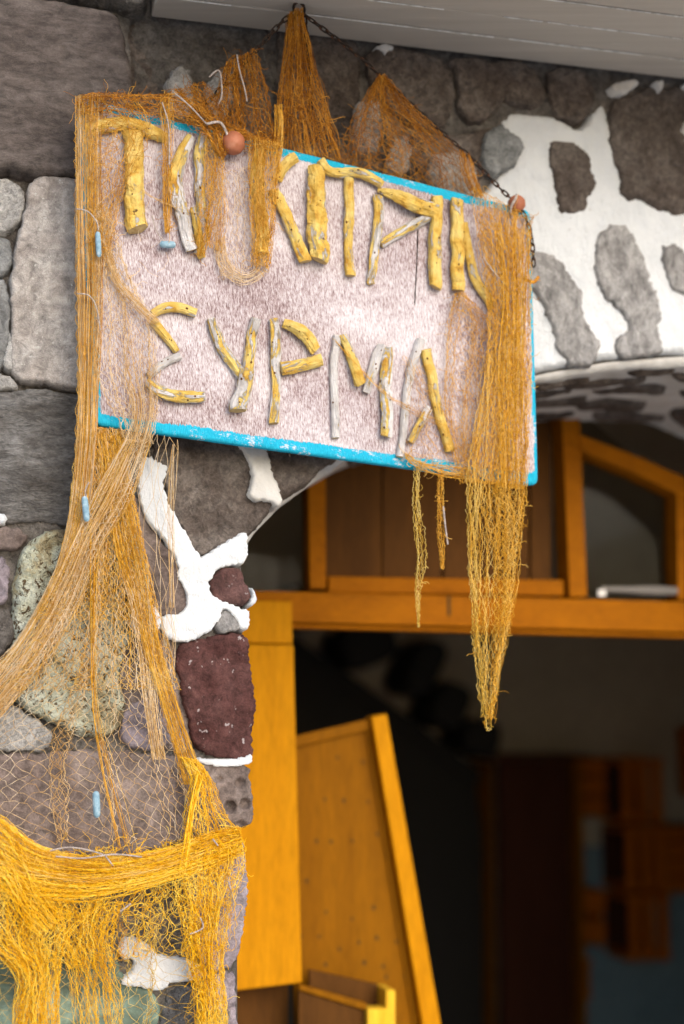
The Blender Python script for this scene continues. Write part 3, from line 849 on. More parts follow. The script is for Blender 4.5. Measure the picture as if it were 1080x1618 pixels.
# right half of the frame, outside the photograph
poly_box('door_post', D, rect(1440, 1000, 1500, 2100), 0.03, -0.03, M['orange'], door)
_m = pxl([(697, 944)], D)[0]
V, Fc = box_geo(D.at(_m[None], [0.05])[0], UX, UY, UZ, (-0.003, -0.006, -0.045), (0.004, 0.0006, 0.0)); mesh_obj('beam_crack', V, Fc, M['hole'], door)

roll = thing('rolled_cloth', 'long grey cloth roll lying on the orange door beam', 'cloth', D.hit(1020, 940, 0.05))
xs = np.linspace(948, 1500, 24)
pp = np.array([D.hit(x, 931 + (x - 948) * 0.026, 0.03) for x in xs])
rr_ = 0.010 * np.clip(np.sin(np.linspace(0.25, 2.9, 24)) * 3, 0.3, 1) * (1 + 0.25 * np.sin(xs * 0.05))
V, Fq = tubes(pp[None], rr_[None], 10)
mesh_obj('cloth_roll', V, Fq, M['grey_cloth'], roll, smooth=True)
tag(roll, None, None)

# leaning leaf with drilled holes
leaf = thing('leaning_door_leaf', 'tilted ochre yellow shutter leaf with rows of dark nail holes beside the yellow post', 'shutter', D.hit(560, 1618, -0.1))
L0 = Plane(D.o + _din * 0.05, W.u, (0, 0, 1))
poly_box('panel', L0, [(452, 1172), (590, 1140), (700, 1760), (470, 1760)], 0.0, -0.018, M['yellow_shaded'], leaf)
poly_box('top_rail', L0, [(450, 1166), (584, 1135), (587, 1152), (452, 1184)], 0.014, 0.0005, M['yellow_shaded'], leaf)
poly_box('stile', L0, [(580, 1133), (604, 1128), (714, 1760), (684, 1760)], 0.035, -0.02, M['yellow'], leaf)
poly_box('inner_stile', L0, [(576, 1156), (582, 1155), (684, 1760), (674, 1760)], 0.006, 0.0005, M['yellow_shaded'], leaf, bw=0.001)
holes = [(533, 1197), (573, 1204), (513, 1263), (543, 1265), (581, 1267), (500, 1329), (523, 1330), (557, 1329), (596, 1318), (622, 1375), (484, 1392), (515, 1441), (504, 1480), (567, 1489), (595, 1482), (626, 1488), (475, 1480), (514, 1524), (575, 1521), (605, 1527), (610, 1544), (640, 1542), (556, 1452), (590, 1434), (536, 1500)]
hm = None
for q, (x, y) in enumerate(holes):
    c_ = L0.hit(x, y, 0.0012)
    if hm is None:
        ang = np.arange(10) / 10 * 2 * np.pi
        V = np.vstack([c_ + 0.0028 * np.cos(a_) * L0.u + 0.0044 * np.sin(a_) * L0.v for a_ in ang] + [c_ + 0.0028 * np.cos(a_) * L0.u + 0.0044 * np.sin(a_) * L0.v - 0.004 * L0.n for a_ in ang])
        Fc = [list(range(10)), list(range(19, 9, -1))] + [[j, 10 + j, 10 + (j + 1) % 10, (j + 1) % 10] for j in range(10)]
        hm = mesh_obj('nail_hole', V, Fc, M['hole'], leaf); c0_ = c_
    else:
        o = hm.copy(); scene.collection.objects.link(o); o.parent = leaf; o.location = Vector(c_ - c0_)
        s_ = random.uniform(0.9, 1.35)
        # scaled about the hole itself
        off_ = Vector(c0_ - np.array(leaf.location[:]))
        o.scale = (s_, s_, s_); o.location = Vector(c_ - np.array(leaf.location[:])) - off_ * s_

# open box / ledge at the foot
bx = thing('open_wooden_box', 'worn yellow wooden box with a chipped pale end post below the leaning leaf', 'box', D.hit(520, 1640, 0.15))
G0 = Plane(D.o - _din * 0.02, W.u, (0, 0, 1))
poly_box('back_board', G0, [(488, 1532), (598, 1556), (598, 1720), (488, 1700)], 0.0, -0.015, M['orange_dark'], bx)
poly_box('front_rail', G0, [(460, 1546), (566, 1576), (566, 1588), (460, 1556)], 0.07, 0.045, M['yellow_shaded'], bx)
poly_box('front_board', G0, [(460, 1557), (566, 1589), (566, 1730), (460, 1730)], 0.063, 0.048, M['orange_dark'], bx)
poly_box('end_post', G0, [(596, 1556), (611, 1556), (611, 1730), (596, 1730)], 0.065, -0.012, M['pale_yellow'], bx)
poly_box('end_block', G0, [(563, 1582), (594, 1582), (594, 1730), (563, 1730)], 0.086, 0.0455, M['pale_yellow'], bx)

# ================================================================== INSIDE THE ROOM
stair = thing('dark_staircase', 'dark staircase with blunt rounded treads rising to the left at the back of the room', 'staircase', B.hit(600, 1690, 0.1))
poly_box('under_stair_panel', B, [(380, 970), (450, 1036), (540, 1100), (600, 1144), (660, 1190), (716, 1236), (726, 1310), (728, 2300), (380, 2300)], 0.30, 0.06, M['black'], stair, bw=0.006)
poly_box('stringer', B, [(372, 960), (480, 1040), (574, 1104), (648, 1160), (722, 1216), (712, 1236), (640, 1180), (560, 1120), (470, 1058), (372, 980)], 0.34, 0.301, M['black'], stair, bw=0.01)
for (x, y, w_, h_, an) in [(470, 960, 44, 34, -0.3), (545, 1024, 42, 32, -0.4), (630, 1058, 22, 44, 0.5), (668, 1114, 26, 34, 0.45), (714, 1162, 28, 26, 0.2)]:
    c_ = B.ab(x, y)
    k_ = 6.9 / F_PX
    pts = []
    for t_ in np.linspace(0, 2 * math.pi, 16, endpoint=False):
        ex = abs(math.cos(t_)) ** 0.6 * math.copysign(1, math.cos(t_)) * w_; ey = abs(math.sin(t_)) ** 0.6 * math.copysign(1, math.sin(t_)) * h_
        pts.append((c_[0] + (ex * math.cos(-an) - ey * math.sin(-an)) * k_, c_[1] + (ex * math.sin(-an) + ey * math.cos(-an)) * k_))
    poly_box('tread', B, None, 0.42, 0.062, M['black'], stair, bw=0.012, raw_ab=pts)

cab = thing('dark_cabinet', 'tall dark brown cabinet with orange edged sides against the back wall', 'cabinet', B.hit(808, 1690, 0.2))
k_ = lambda x, y: B.ab(x, y)


def bbox(name, x0, y0, x1, y1, f, b, mat, parent, bw=0.003):
    p0 = B.ab(x0, y0); p1 = B.ab(x1, y1)
    V, Fc = box_geo(B.o, UX, UY, UZ, (min(p0[0], p1[0]), b, max(0.03, min(p0[1], p1[1]))), (max(p0[0], p1[0]), f, max(p0[1], p1[1])))
    o = mesh_obj(name, V, Fc, mat, parent)
    if bw: bevel(o, bw)
    return o


bbox('side', 733, 1200, 744, 2200, 0.35, 0.02, M['orange'], cab)
bbox('door_leaf', 746, 1198, 868, 2200, 0.34, 0.30, M['cabinet'], cab)
bbox('side', 870, 1196, 882, 2200, 0.35, 0.02, M['orange'], cab)
bbox('top_board', 730, 1190, 886, 1195, 0.36, 0.02, M['cabinet'], cab)


def crate(label, x0, y0, x1, y1, vertical, n, depth=0.28, dark_left=True):
    c = thing('slatted_crate', label, 'crate', B.hit((x0 + x1) / 2, y1, 0.02), 'orange crates fixed to the back wall')
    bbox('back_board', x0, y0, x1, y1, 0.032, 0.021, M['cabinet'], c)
    for q in range(n):
        if vertical:
            w_ = (x1 - x0) / n
            bbox('slat', x0 + q * w_ + w_ * 0.06, y0, x0 + (q + 1) * w_ - w_ * 0.22, y1, depth, depth - 0.015, M['crate'], c)
        else:
            w_ = (y1 - y0) / n
            bbox('slat', x0, y0 + q * w_ + w_ * 0.06, x1, y0 + (q + 1) * w_ - w_ * 0.22, depth, depth - 0.015, M['crate'], c)
    if vertical:
        bbox('rail', x0, y0 + 1, x1, y0 + 7, depth - 0.016, 0.033, M['crate'], c)
        bbox('rail', x0, y1 - 7, x1, y1 - 1, depth - 0.016, 0.033, M['crate'], c)
    else:
        bbox('rail', x0 + 1, y0, x0 + 7, y1, depth - 0.016, 0.033, M['crate'], c)
        bbox('rail', x1 - 7, y0, x1 - 1, y1, depth - 0.016, 0.033, M['crate'], c)
    return c


crate('topmost crate with three upright slats on the back wall', 941, 1196, 1008, 1292, True, 3)
crate('middle crate with three upright slats, one above it and one below', 946, 1300, 1012, 1396, True, 3)
crate('lowest crate with three upright slats, under two like it', 951, 1404, 1018, 1502, True, 3)
crate('wide crate of level slats to the right of the middle upright one', 1020, 1300, 1150, 1404, False, 4, 0.2)
crate('crate at the right edge, above the wide level slatted one', 1064, 1148, 1150, 1256, False, 2, 0.24)
crate('small dark crate between the cabinet and the topmost upright one', 888, 1196, 934, 1290, False, 3, 0.16)
crate('small crate low beside the cabinet, left of the lowest upright one', 888, 1400, 934, 1490, False, 2, 0.16)
crate('little orange crate lowest on the wall beside the cabinet', 888, 1506, 908, 1566, True, 1, 0.2)

# ================================================================== THE SIGN
sign = thing('hanging_sign', 'weathered pink white board with cyan edge and yellow driftwood letters, hung on chains', 'sign', S.hit(490, 700, 0))
corner = [(124, 152), (838, 333), (850, 768), (149, 671)]
cab_ = pxl(corner, S)
# rounded corners
out = []
for q in range(4):
    p, a_, b_ = cab_[q], cab_[q - 1], cab_[(q + 1) % 4]
    r_ = 0.016
    d1 = (a_ - p) / np.linalg.norm(a_ - p); d2 = (b_ - p) / np.linalg.norm(b_ - p)
    for t_ in np.linspace(0, 1, 6):
        out.append((1 - t_) ** 2 * (p + d1 * r_) + 2 * t_ * (1 - t_) * p + t_ ** 2 * (p + d2 * r_))


def board_attr(AB, nfront):
    e = [cab_[1] - cab_[0], cab_[2] - cab_[1], cab_[3] - cab_[2], cab_[0] - cab_[3]]
    wd = [0.0150, 0.0070, 0.0200, 0.0120]            # top, right, bottom, left paint widths
    bor = np.full(len(AB), -9.0)
    for q in range(4):
        n_ = np.array([-e[q][1], e[q][0]]) / np.linalg.norm(e[q])
        dd = np.abs((AB - cab_[q]) @ n_)
        bor = np.maximum(bor, 0.5 + (wd[q] - dd) / 0.018)
    bor[nfront:] = 1.4
    Lx = (cab_[1] - cab_[0]); Ly = (cab_[0] - cab_[3])
    A_ = np.array([Lx, Ly]).T
    uvv = np.linalg.solve(A_, (AB - cab_[3]).T).T
    return dict(uv=uvv, attr={'border': np.clip(bor, -1, 2)})


relief('board', np.array(out), lambda ab, h: S.at(ab, h), M['board'], sign, h=0.0, bevelw=0.004, sp=0.0055, amp=0.0007, freq=30, edge=-0.0015, skirt=0.019, wob=0.0004, smooth_it=0, seed=2, attrf=board_attr)
# long vertical crack, drawn as a thin dark strand laid on the face
_cp = np.array([S.hit(x, y, 0.0012) for x, y in [(660, 362), (659, 400), (657, 440), (655, 482)]])
V, Fq = tubes(spline(_cp, 20)[None], (np.array([0.0002] + [0.0009] * 18 + [0.0002]) * (1 + 0.3 * np.sin(np.arange(20) * 2.1)))[None], 4)
mesh_obj('crack', V, Fq, M['dark_gap'], sign)
# little nail under the edge
_cp = np.array([S.hit(457, 716, -0.010), S.hit(457, 722, -0.010)])
V, Fq = tubes(np.array([_cp]), 0.0018, 6); mesh_obj('nail', V, Fq, M['chain'], sign)

MM = 2.6 / F_PX


def stick(pts, widths, mat='stick', sides=18, rough=0.13, flat=0.8, lift=0.0, seed=0):
    pts = np.array(pts, float)
    w = np.array(widths if hasattr(widths, '__len__') else [widths] * len(pts), float)
    if len(w) != len(pts): w = np.interp(np.linspace(0, 1, len(pts)), np.linspace(0, 1, len(w)), w)
    r = w / 2 * MM * 1.0
    P = np.array([S.hit(x, y, rr_ * 0.78 + lift) for (x, y), rr_ in zip(pts, r)])
    rows = np.c_[P, r]
    Ltot = np.linalg.norm(np.diff(P, axis=0), axis=1).sum()
    n = max(14, int(Ltot / 0.003))
    C_ = spline(rows, n) if len(pts) > 2 else np.array([rows[0] + (rows[-1] - rows[0]) * t_ for t_ in np.linspace(0, 1, n)])
    ctr, rad = C_[:, :3].copy(), C_[:, 3]
    s_ = seed * 7.7
    al = np.linspace(0, Ltot, n)
    bend = 0.10 * rad[:, None] * np.stack([fbm(np.c_[al * 40, al * 0 + s_, al * 0], 2), fbm(np.c_[al * 40, al * 0 + s_, al * 0 + 9], 2), al * 0], 1) * 3
    ctr += bend
    t = np.gradient(ctr, axis=0); t /= np.linalg.norm(t, axis=1, keepdims=True)
    side = np.cross(t, S.n); side /= np.linalg.norm(side, axis=1, keepdims=True)
    nor = np.cross(side, t)
    ang = -np.pi / 2 + np.arange(sides) / sides * 2 * np.pi
    ca, sa = np.cos(ang), np.sin(ang)
    cx_, sx_ = ca[None, :] * np.ones((n, 1)), sa[None, :] * np.ones((n, 1))
    q3 = np.stack([al[:, None] * 55 + 0 * cx_ + s_, cx_ * 1.6, sx_ * 1.6], -1)
    q4 = np.stack([al[:, None] * 14 + 0 * cx_ + s_ * 2, cx_ * 1.1, sx_ * 1.1], -1)
    rr_ = 1 + rough * 2.0 * fbm(q3 * 1.8, 4, 0.65) + rough * 1.1 * fbm(q4, 2)
    # longitudinal flutes of the wood
    rr_ += 0.09 * np.sin(ang * 5 + s_)[None, :] * (0.5 + 0.5 * vnoise(np.stack([al[:, None] * 12 + 0 * cx_, cx_ * 0 + s_, sx_ * 0], -1)))
    # knots
    rk = random.Random(int(seed * 13 + 5))
    for _ in range(max(1, int(Ltot / 0.05))):
        ka, kl = rk.uniform(0.5, 2.6), rk.uniform(0.1, 0.9) * Ltot
        dd = ((al[:, None] - kl) / (0.6 * rad.mean() + 0.002)) ** 2 + ((((ang[None, :] - ka + np.pi) % (2 * np.pi)) - np.pi) / 0.45) ** 2
        rr_ += rk.choice([0.30, 0.22, -0.30]) * np.exp(-dd * 1.3)
    taper = np.ones(n); taper[0] = 0.97; taper[-1] = 0.97
    rads = rad[:, None] * rr_ * taper[:, None]
    V = ctr[:, None, :] + rads[..., None] * (ca[None, :, None] * side[:, None, :] + sa[None, :, None] * flat * nor[:, None, :])
    V = V.reshape(-1, 3)
    Fc = [[i_ * sides + j, i_ * sides + (j + 1) % sides, (i_ + 1) * sides + (j + 1) % sides, (i_ + 1) * sides + j] for i_ in range(n - 1) for j in range(sides)]
    nb = len(V)
    tilt = np.array([rk.uniform(-0.4, 0.4) for _ in range(2)])
    # cut ends: a ring slightly tilted, then a flat cap
    V = np.vstack([V, ctr[0] - t[0] * rad[0] * 0.10, ctr[-1] + t[-1] * rad[-1] * 0.10])
    cap = []
    for j in range(sides):
        cap.append([nb, (j + 1) % sides, j]); cap.append([nb + 1, (n - 1) * sides + j, (n - 1) * sides + (j + 1) % sides])
    uvv = np.vstack([np.stack([np.repeat(al * 5 + s_, sides), np.tile(np.arange(sides) / sides, n)], 1), [[0, 0], [0, 0]]])
    o = mesh_obj('letter_stick', V, Fc + cap, [M[mat], M['sawn']], sign, smooth=True, uv=uvv)
    mi = np.zeros(len(o.data.polygons), dtype=np.int32); mi[len(Fc):] = 1
    o.data.polygons.foreach_set('material_index', mi)
    sm = np.zeros(len(o.data.polygons), dtype=bool)
    o.data.polygons.foreach_set('use_smooth', sm)
    for _ in range(rk.choice([1, 2, 2, 3])):
        i_ = int(rk.uniform(0.06, 0.94) * (n - 1)); a_ = rk.uniform(0.9, 2.2); j_ = int((a_ + np.pi / 2) / (2 * np.pi) * sides)
        pc = V[i_ * sides + j_]; nv = pc - ctr[i_]; nv /= np.linalg.norm(nv)
        e1 = np.cross(nv, t[i_]); e1 /= np.linalg.norm(e1); e2 = np.cross(nv, e1); rr2 = rk.uniform(0.0007, 0.0019)
        th_ = np.arange(8) / 8 * 2 * np.pi
        up_ = [pc + nv * 0.0006 + rr2 * (math.cos(q_) * e1 + 1.3 * math.sin(q_) * e2) for q_ in th_]
        dn_ = [p__ - nv * 0.003 for p__ in up_]
        mesh_obj('nail_hole', np.array(up_ + dn_), [list(range(8)), list(range(15, 7, -1))] + [[j, 8 + j, 8 + (j + 1) % 8, (j + 1) % 8] for j in range(8)], M['knot'], o)
    return o


STICKS = [
    ([(136, 204), (165, 200), (202, 194)], [20, 22, 20], 'stick', 0.16, 0.0),
    ([(198, 193), (230, 205), (262, 218)], [18, 22, 18], 'stick', 0.16, 0.0),
    ([(208, 207), (210, 260), (213, 320), (216, 362)], [30, 29, 30, 33], 'stick', 0.10, 0.002),
    ([(303, 216), (285, 250), (275, 290), (284, 330), (294, 365), (303, 396)], [15, 21, 24, 22, 20, 20], 'stick_mid', 0.10, 0.0),
    ([(304, 328), (311, 360), (318, 408)], [8, 13, 11], 'stick', 0.25, 0.002),
    ([(325, 206), (315, 244), (315, 290), (318, 335), (322, 370), (310, 402)], [16, 17, 17, 15, 13, 11], 'stick_mid', 0.10, 0.0),
    ([(411, 231), (406, 278), (410, 330), (415, 402)], [17, 22, 20, 24], 'stick', 0.16, 0.0),
    ([(466, 248), (450, 260), (437, 285)], [20, 18, 15], 'stick', 0.12, 0.002),
    ([(432, 300), (452, 345), (468, 380), (482, 414)], [17, 19, 19, 22], 'stick', 0.06, 0.0),
    ([(497, 262), (500, 320), (503, 370), (505, 412)], [26, 31, 31, 32], 'stick', 0.15, 0.0),
    ([(506, 252), (522, 271), (557, 272), (580, 277), (602, 292)], [15, 17, 16, 17, 14], 'stick', 0.12, 0.004),
    ([(551, 282), (551, 340), (550, 390), (552, 436)], [17, 17, 15, 18], 'stick', 0.10, 0.0),
    ([(596, 309), (596, 345), (590, 400), (586, 449)], [18, 17, 15, 12], 'stick_mid', 0.10, 0.0),
    ([(596, 300), (625, 309), (655, 323), (690, 334)], [7, 19, 26, 24], 'stick', 0.15, 0.004),
    ([(601, 386), (640, 362), (678, 342)], [14, 15, 16], 'stick_mid', 0.08, 0.001),
    ([(689, 311), (688, 380), (687, 454)], [20, 22, 22], 'stick', 0.06, 0.0),
    ([(721, 315), (722, 385), (722, 459)], [22, 23, 23], 'stick', 0.08, 0.0),
    ([(733, 352), (740, 400), (750, 440), (770, 470), (776, 488)], [12, 15, 17, 17, 10], 'stick', 0.08, 0.0),
    ([(240, 496), (262, 486), (285, 486), (309, 495)], [13, 17, 16, 15], 'stick', 0.10, 0.002),
    ([(240, 506), (258, 528), (279, 555)], [14, 14, 11], 'stick', 0.20, 0.0),
    ([(283, 562), (255, 576), (234, 594)], [12, 12, 12], 'stick_bare', 0.10, 0.0),
    ([(230, 603), (250, 616), (275, 626), (324, 627)], [12, 18, 20, 17], 'stick_mid', 0.10, 0.002),
    ([(333, 503), (347, 540), (365, 570), (385, 597)], [13, 18, 18, 20], 'stick_mid', 0.10, 0.0),
    ([(405, 504), (396, 545), (392, 590)], [17, 17, 19], 'stick_mid', 0.10, 0.0),
    ([(390, 588), (384, 618), (374, 649)], [26, 24, 28], 'stick_mid', 0.12, 0.002),
    ([(432, 504), (435, 560), (435, 610), (432, 669)], [16, 17, 14, 17], 'stick_mid', 0.14, 0.0),
    ([(447, 511), (475, 525), (500, 554)], [15, 23, 20], 'stick', 0.20, 0.0),
    ([(445, 583), (475, 577), (508, 568)], [22, 20, 20], 'stick', 0.08, 0.001),
    ([(533, 530), (527, 580), (528, 640), (530, 692)], [13, 14, 13, 14], 'stick_bare', 0.08, 0.0),
    ([(541, 530), (555, 565), (568, 606)], [13, 17, 20], 'stick', 0.12, 0.002),
    ([(603, 546), (590, 580), (577, 620)], [19, 17, 13], 'stick_bare', 0.08, 0.0),
    ([(612, 549), (609, 600), (611, 650), (608, 690)], [19, 20, 19, 20], 'stick_mid', 0.10, 0.0),
    ([(664, 536), (648, 590), (641, 640), (632, 722)], [15, 15, 13, 13], 'stick_bare', 0.10, 0.0),
    ([(672, 552), (682, 600), (693, 650), (710, 714)], [18, 18, 17, 17], 'stick', 0.08, 0.0),
    ([(678, 644), (664, 668), (648, 699)], [15, 14, 13], 'stick_mid', 0.08, 0.003),
]
for q, (p_, w_, m_, ro, lf) in enumerate(STICKS):
    stick(p_, w_, m_, rough=ro, lift=lf, seed=q + 1)

# ================================================================== CHAINS
hook = thing('iron_eye_hook', 'rusty iron eye screwed into the eave where the chains meet', 'hook', S.hit(470, 4, 0))
hp = S.hit(472, 14, 0.0)
t_ = np.linspace(0, 2 * math.pi, 25)
ring = np.array([hp + 0.010 * math.cos(a_) * S.u + 0.012 * math.sin(a_) * np.array([0, 0, 1.0]) for a_ in t_])
shaft = np.array([hp + np.array([0, 0, 0.011]), hp + np.array([0, 0, 0.045])])
mesh_obj('eye', *tubes(ring[None], 0.0026, 8), M['chain'], hook, smooth=True)
mesh_obj('shank', *tubes(shaft[None], 0.003, 8), M['chain'], hook, smooth=True)

LINK = None


def chain(label, rows, pitch=0.0128, scale=1.0):
    global LINK
    P = np.array([PL[pl].hit(x, y, of) for pl, of, x, y in rows])
    fine = spline(P, 400)
    L_ = np.concatenate([[0], np.cumsum(np.linalg.norm(np.diff(fine, axis=0), axis=1))])
    n = int(L_[-1] / (pitch * scale))
    at_ = lambda s_: np.array([np.interp(s_, L_, fine[:, j]) for j in range(3)])
    c = thing('chain', label, 'chain', P[-1], None)
    for q in range(n):
        a_, b_ = at_(q * L_[-1] / n), at_((q + 1) * L_[-1] / n)
        mid = (a_ + b_) / 2
        if LINK is None:
            th = np.linspace(0, 2 * math.pi, 21)
            xs = 0.0036 * np.cos(th); zs = 0.0046 * np.sin(th) + np.where(np.sin(th) > 0, 0.0038, -0.0038) * (np.abs(np.sin(th)) > 1e-3)
            pts = np.stack([xs, 0 * xs, zs], 1)
            V, Fq = tubes(pts[None], 0.00155, 6)
            me_o = mesh_obj('link', V, Fq, M['chain'], c, smooth=True)
            me_o.data.transform(__import__('mathutils').Matrix.Translation(Vector(ORIGIN[me_o.name])))
            LINK = me_o.data; o = me_o
        else:
            o = bpy.data.objects.new('link', LINK); scene.collection.objects.link(o); o.parent = c
        d_ = Vector(b_ - a_).normalized()
        qt = d_.to_track_quat('Z', 'Y')
        qt = qt @ __import__('mathutils').Euler((0, 0, R(70 * (q % 2) + random.uniform(-14, 14) + 12))).to_quaternion()
        o.rotation_mode = 'QUATERNION'; o.rotation_quaternion = qt
        o.location = Vector(mid) - Vector(c.location)
        o.scale = (scale,) * 3
    return c


chain('long rusty chain running from the eave hook down to the right end of the sign', [('S', 0.0, 478, 22), ('S', 0, 500, 38), ('S', -0.002, 560, 84), ('S', -0.004, 605, 124), ('S', -0.006, 670, 184), ('S', -0.004, 740, 246), ('S', 0.0, 790, 298), ('S', 0.010, 822, 330), ('S', 0.012, 838, 368), ('S', 0.010, 843, 420)])
chain('short rusty chain running left from the eave hook into the net', [('S', 0.0, 464, 20), ('S', -0.002, 442, 38), ('S', -0.006, 415, 68), ('S', -0.008, 396, 88), ('S', -0.012, 350, 140), ('S', -0.012, 300, 185)])
chain('rusty chain hanging straight down behind the cone of net', [('S', -0.006, 480, 24), ('S', -0.012, 486, 70), ('S', -0.016, 489, 110), ('S', -0.02, 490, 190)], scale=1.15)

# ================================================================== NETS
def rails(rows):
    return np.array([[PL[pl].hit(x0, y0, of), PL[pl].hit(x1, y1, of)] for pl, of, x0, y0, x1, y1 in rows])


def sheet(rows, K, J, fold=0.06, ff=3, depth=0.006, jit=0.0012, curl=0.0012, seed=0, drift=1.5, trim=None):
    rg = np.random.default_rng(seed)
    Rr = spline(rails(rows), J + 1)                                # (J+1,2,3)
    kk = np.arange(-1, K + 1)
    tt = np.linspace(0, 1, J + 1)
    s0 = (kk[:, None] + 0.5 * (np.arange(J + 1)[None, :] % 2)) / K
    s = s0.copy()
    dep = np.zeros_like(s)
    for q in range(3):
        f_ = ff * (1 + 0.7 * q) + rg.uniform(-0.4, 0.4)
        ph = rg.uniform(0, 6.28)
        s += fold / (1 + 0.5 * q) * np.sin(2 * np.pi * f_ * s0 + ph + drift * (q + 1) * tt[None, :])
        dep += depth / (1 + q) * np.sin(2 * np.pi * f_ * s0 + ph + 1.4 + drift * tt[None, :] * (q + 1))
    nz = np.stack([s0 * 9 + seed, tt[None, :] * 7 + 0 * s0, 0 * s0 + seed * 1.3], -1)
    s += 0.035 * fbm(nz, 3)
    s = np.clip(s, -0.03, 1.03)
    N_ = Rr[None, :, 0, :] + (Rr[:, 1, :] - Rr[:, 0, :])[None] * s[..., None]
    N_ = N_ + S.n * dep[..., None] + rg.normal(0, jit, N_.shape)
    A_ = N_[1:]
    B_ = N_[1:].copy(); B_[:, 1::2] = N_[:-1, 1::2]
    P = np.concatenate([A_, B_])
    out = np.empty((P.shape[0], 2 * P.shape[1] - 1, 3))
    out[:, 0::2] = P
    out[:, 1::2] = (P[:, :-1] + P[:, 1:]) / 2 + rg.normal(0, curl, (P.shape[0], P.shape[1] - 1, 3))
    return out


def strands(rows, n, J=60, wander=0.12, depth=0.004, jit=0.0004, seed=0, frac=(1, 1), edge_bias=None):
    rg = np.random.default_rng(seed + 99)
    Rr = spline(rails(rows), J + 1)
    tt = np.linspace(0, 1, J + 1)
    s0 = rg.random(n) if edge_bias is None else rg.beta(*edge_bias, n)
    s = s0[:, None] + wander * fbm(np.stack([np.repeat(rg.random(n)[:, None] * 50, J + 1, 1), np.repeat(tt[None] * 3.5, n, 0), np.full((n, J + 1), seed * 0.7)], -1), 3)
    s = np.clip(s, -0.06, 1.06)
    P = Rr[None, :, 0, :] + (Rr[:, 1, :] - Rr[:, 0, :])[None] * s[..., None]
    dz = depth * fbm(np.stack([np.repeat(rg.random(n)[:, None] * 70, J + 1, 1), np.repeat(tt[None] * 4, n, 0), np.full((n, J + 1), 3.3)], -1), 2) * 2
    P = P + S.n * (dz[..., None] + rg.uniform(-depth, depth, (n, 1, 1))) + rg.normal(0, jit, P.shape)
    if frac[0] < 1:
        # some strands stop early: fold the tail back onto their end point
        for q in range(n):
            e = int((frac[0] + (frac[1] - frac[0]) * rg.random()) * J)
            if e < J: P[q, e:] = P[q, e] + np.linspace(0, 1, J + 1 - e)[:, None] * (P[q, min(e + 1, J)] - P[q, e])
    return P


def fuzz(rows, n, length=0.03, seed=0, J=8, spread=0.006):
    rg = np.random.default_rng(seed + 7)
    Rr = spline(rails(rows), 60)
    i_ = rg.integers(0, 60, n); s = rg.random(n)
    st_ = Rr[i_, 0] + (Rr[i_, 1] - Rr[i_, 0]) * s[:, None] + S.n * rg.uniform(0, spread, (n, 1))
    d = rg.normal(0, 1, (n, 3)) * np.array([1, 0.3, 1.2]); d /= np.linalg.norm(d, axis=1, keepdims=True)
    P = [st_]
    for _ in range(J - 1):
        d = d + rg.normal(0, 0.55, (n, 3)) * np.array([1, 0.4, 1]); d /= np.linalg.norm(d, axis=1, keepdims=True)
        P.append(P[-1] + d * length / J)
    return np.stack(P, 1)


TH = 0.00039


def net(name, mat, parent, parts, r=TH):
    geo = [tubes(p, r * (0.8 + 0.5 * RNG.random((p.shape[0], 1)) * np.ones((1, p.shape[1]))), 3) for p in parts]
    V, Fq = merge(geo)
    tone = np.concatenate([np.repeat(RNG.random(p.shape[0]), p.shape[1] * 3) for p in parts])
    o = mesh_obj(name, V, Fq, M[mat], parent, smooth=True, attr={'tone': tone})
    o['kind'] = 'stuff'
    return o


def cord(name, rows, parent, mat='cord', r=0.0011, n=30, twist=True):
    P = np.array([PL[pl].hit(x, y, of) for pl, of, x, y in rows])
    C_ = spline(P, n)
    if twist:
        t = np.gradient(C_, axis=0); t /= np.linalg.norm(t, axis=1, keepdims=True)
        n2 = max(n, int(np.linalg.norm(np.diff(C_, axis=0), axis=1).sum() / 0.0012))
        C_ = np.stack([np.interp(np.linspace(0, n - 1, n2), np.arange(n), C_[:, j]) for j in range(3)], 1)
        t = np.gradient(C_, axis=0); t /= np.linalg.norm(t, axis=1, keepdims=True)
        u = np.cross(t, S.n); u /= np.linalg.norm(u, axis=1, keepdims=True) + 1e-9
        w_ = np.cross(t, u)
        ph = np.arange(n2) * 0.9
        geo = [tubes((C_ + r * 0.5 * (np.cos(ph + k_)[:, None] * u + np.sin(ph + k_)[:, None] * w_))[None], r * 0.62, 5) for k_ in (0, 2.1, 4.2)]
        V, Fq = merge(geo)
    else:
        V, Fq = tubes(C_[None], r, 6)
    return mesh_obj(name, V, Fq, M[mat], parent, smooth=True)


def lead(pl, off, x0, y0, x1, y1, parent, w=10):
    a_, b_ = PL[pl].hit(x0, y0, off), PL[pl].hit(x1, y1, off)
    r = w / 2 * MM
    t = np.array([0, 0.05, 0.12, 0.5, 0.88, 0.95, 1.0])
    P = a_ + (b_ - a_) * t[:, None]
    V, Fq = tubes(P[None], (r * np.array([0.35, 0.8, 0.98, 1.06, 0.97, 0.8, 0.35]))[None], 12)
    V, Fc = V, [list(f) for f in Fq] + [list(range(12)), list(range(len(V) - 1, len(V) - 13, -1))]
    return mesh_obj('lead_weight', V, Fc, M['lead'], parent, smooth=True)


def ball(pl, off, x, y, rpx, parent):
    c_ = PL[pl].hit(x, y, off); r = rpx * MM
    a_ = np.linspace(0.08, math.pi - 0.08, 18)
    P = c_ + np.stack([0.25 * np.cos(a_) * r, -0.2 * np.cos(a_) * r, np.cos(a_) * r], 1) * 0.95
    V, Fq = tubes(P[None], (r * np.sin(a_) * (1 + 0.02 * np.sin(a_ * 9)))[None], 24)
    return mesh_obj('float', V, [list(f) for f in Fq] + [list(range(24)), list(range(len(V) - 1, len(V) - 25, -1))], M['terracotta'], parent, smooth=True)


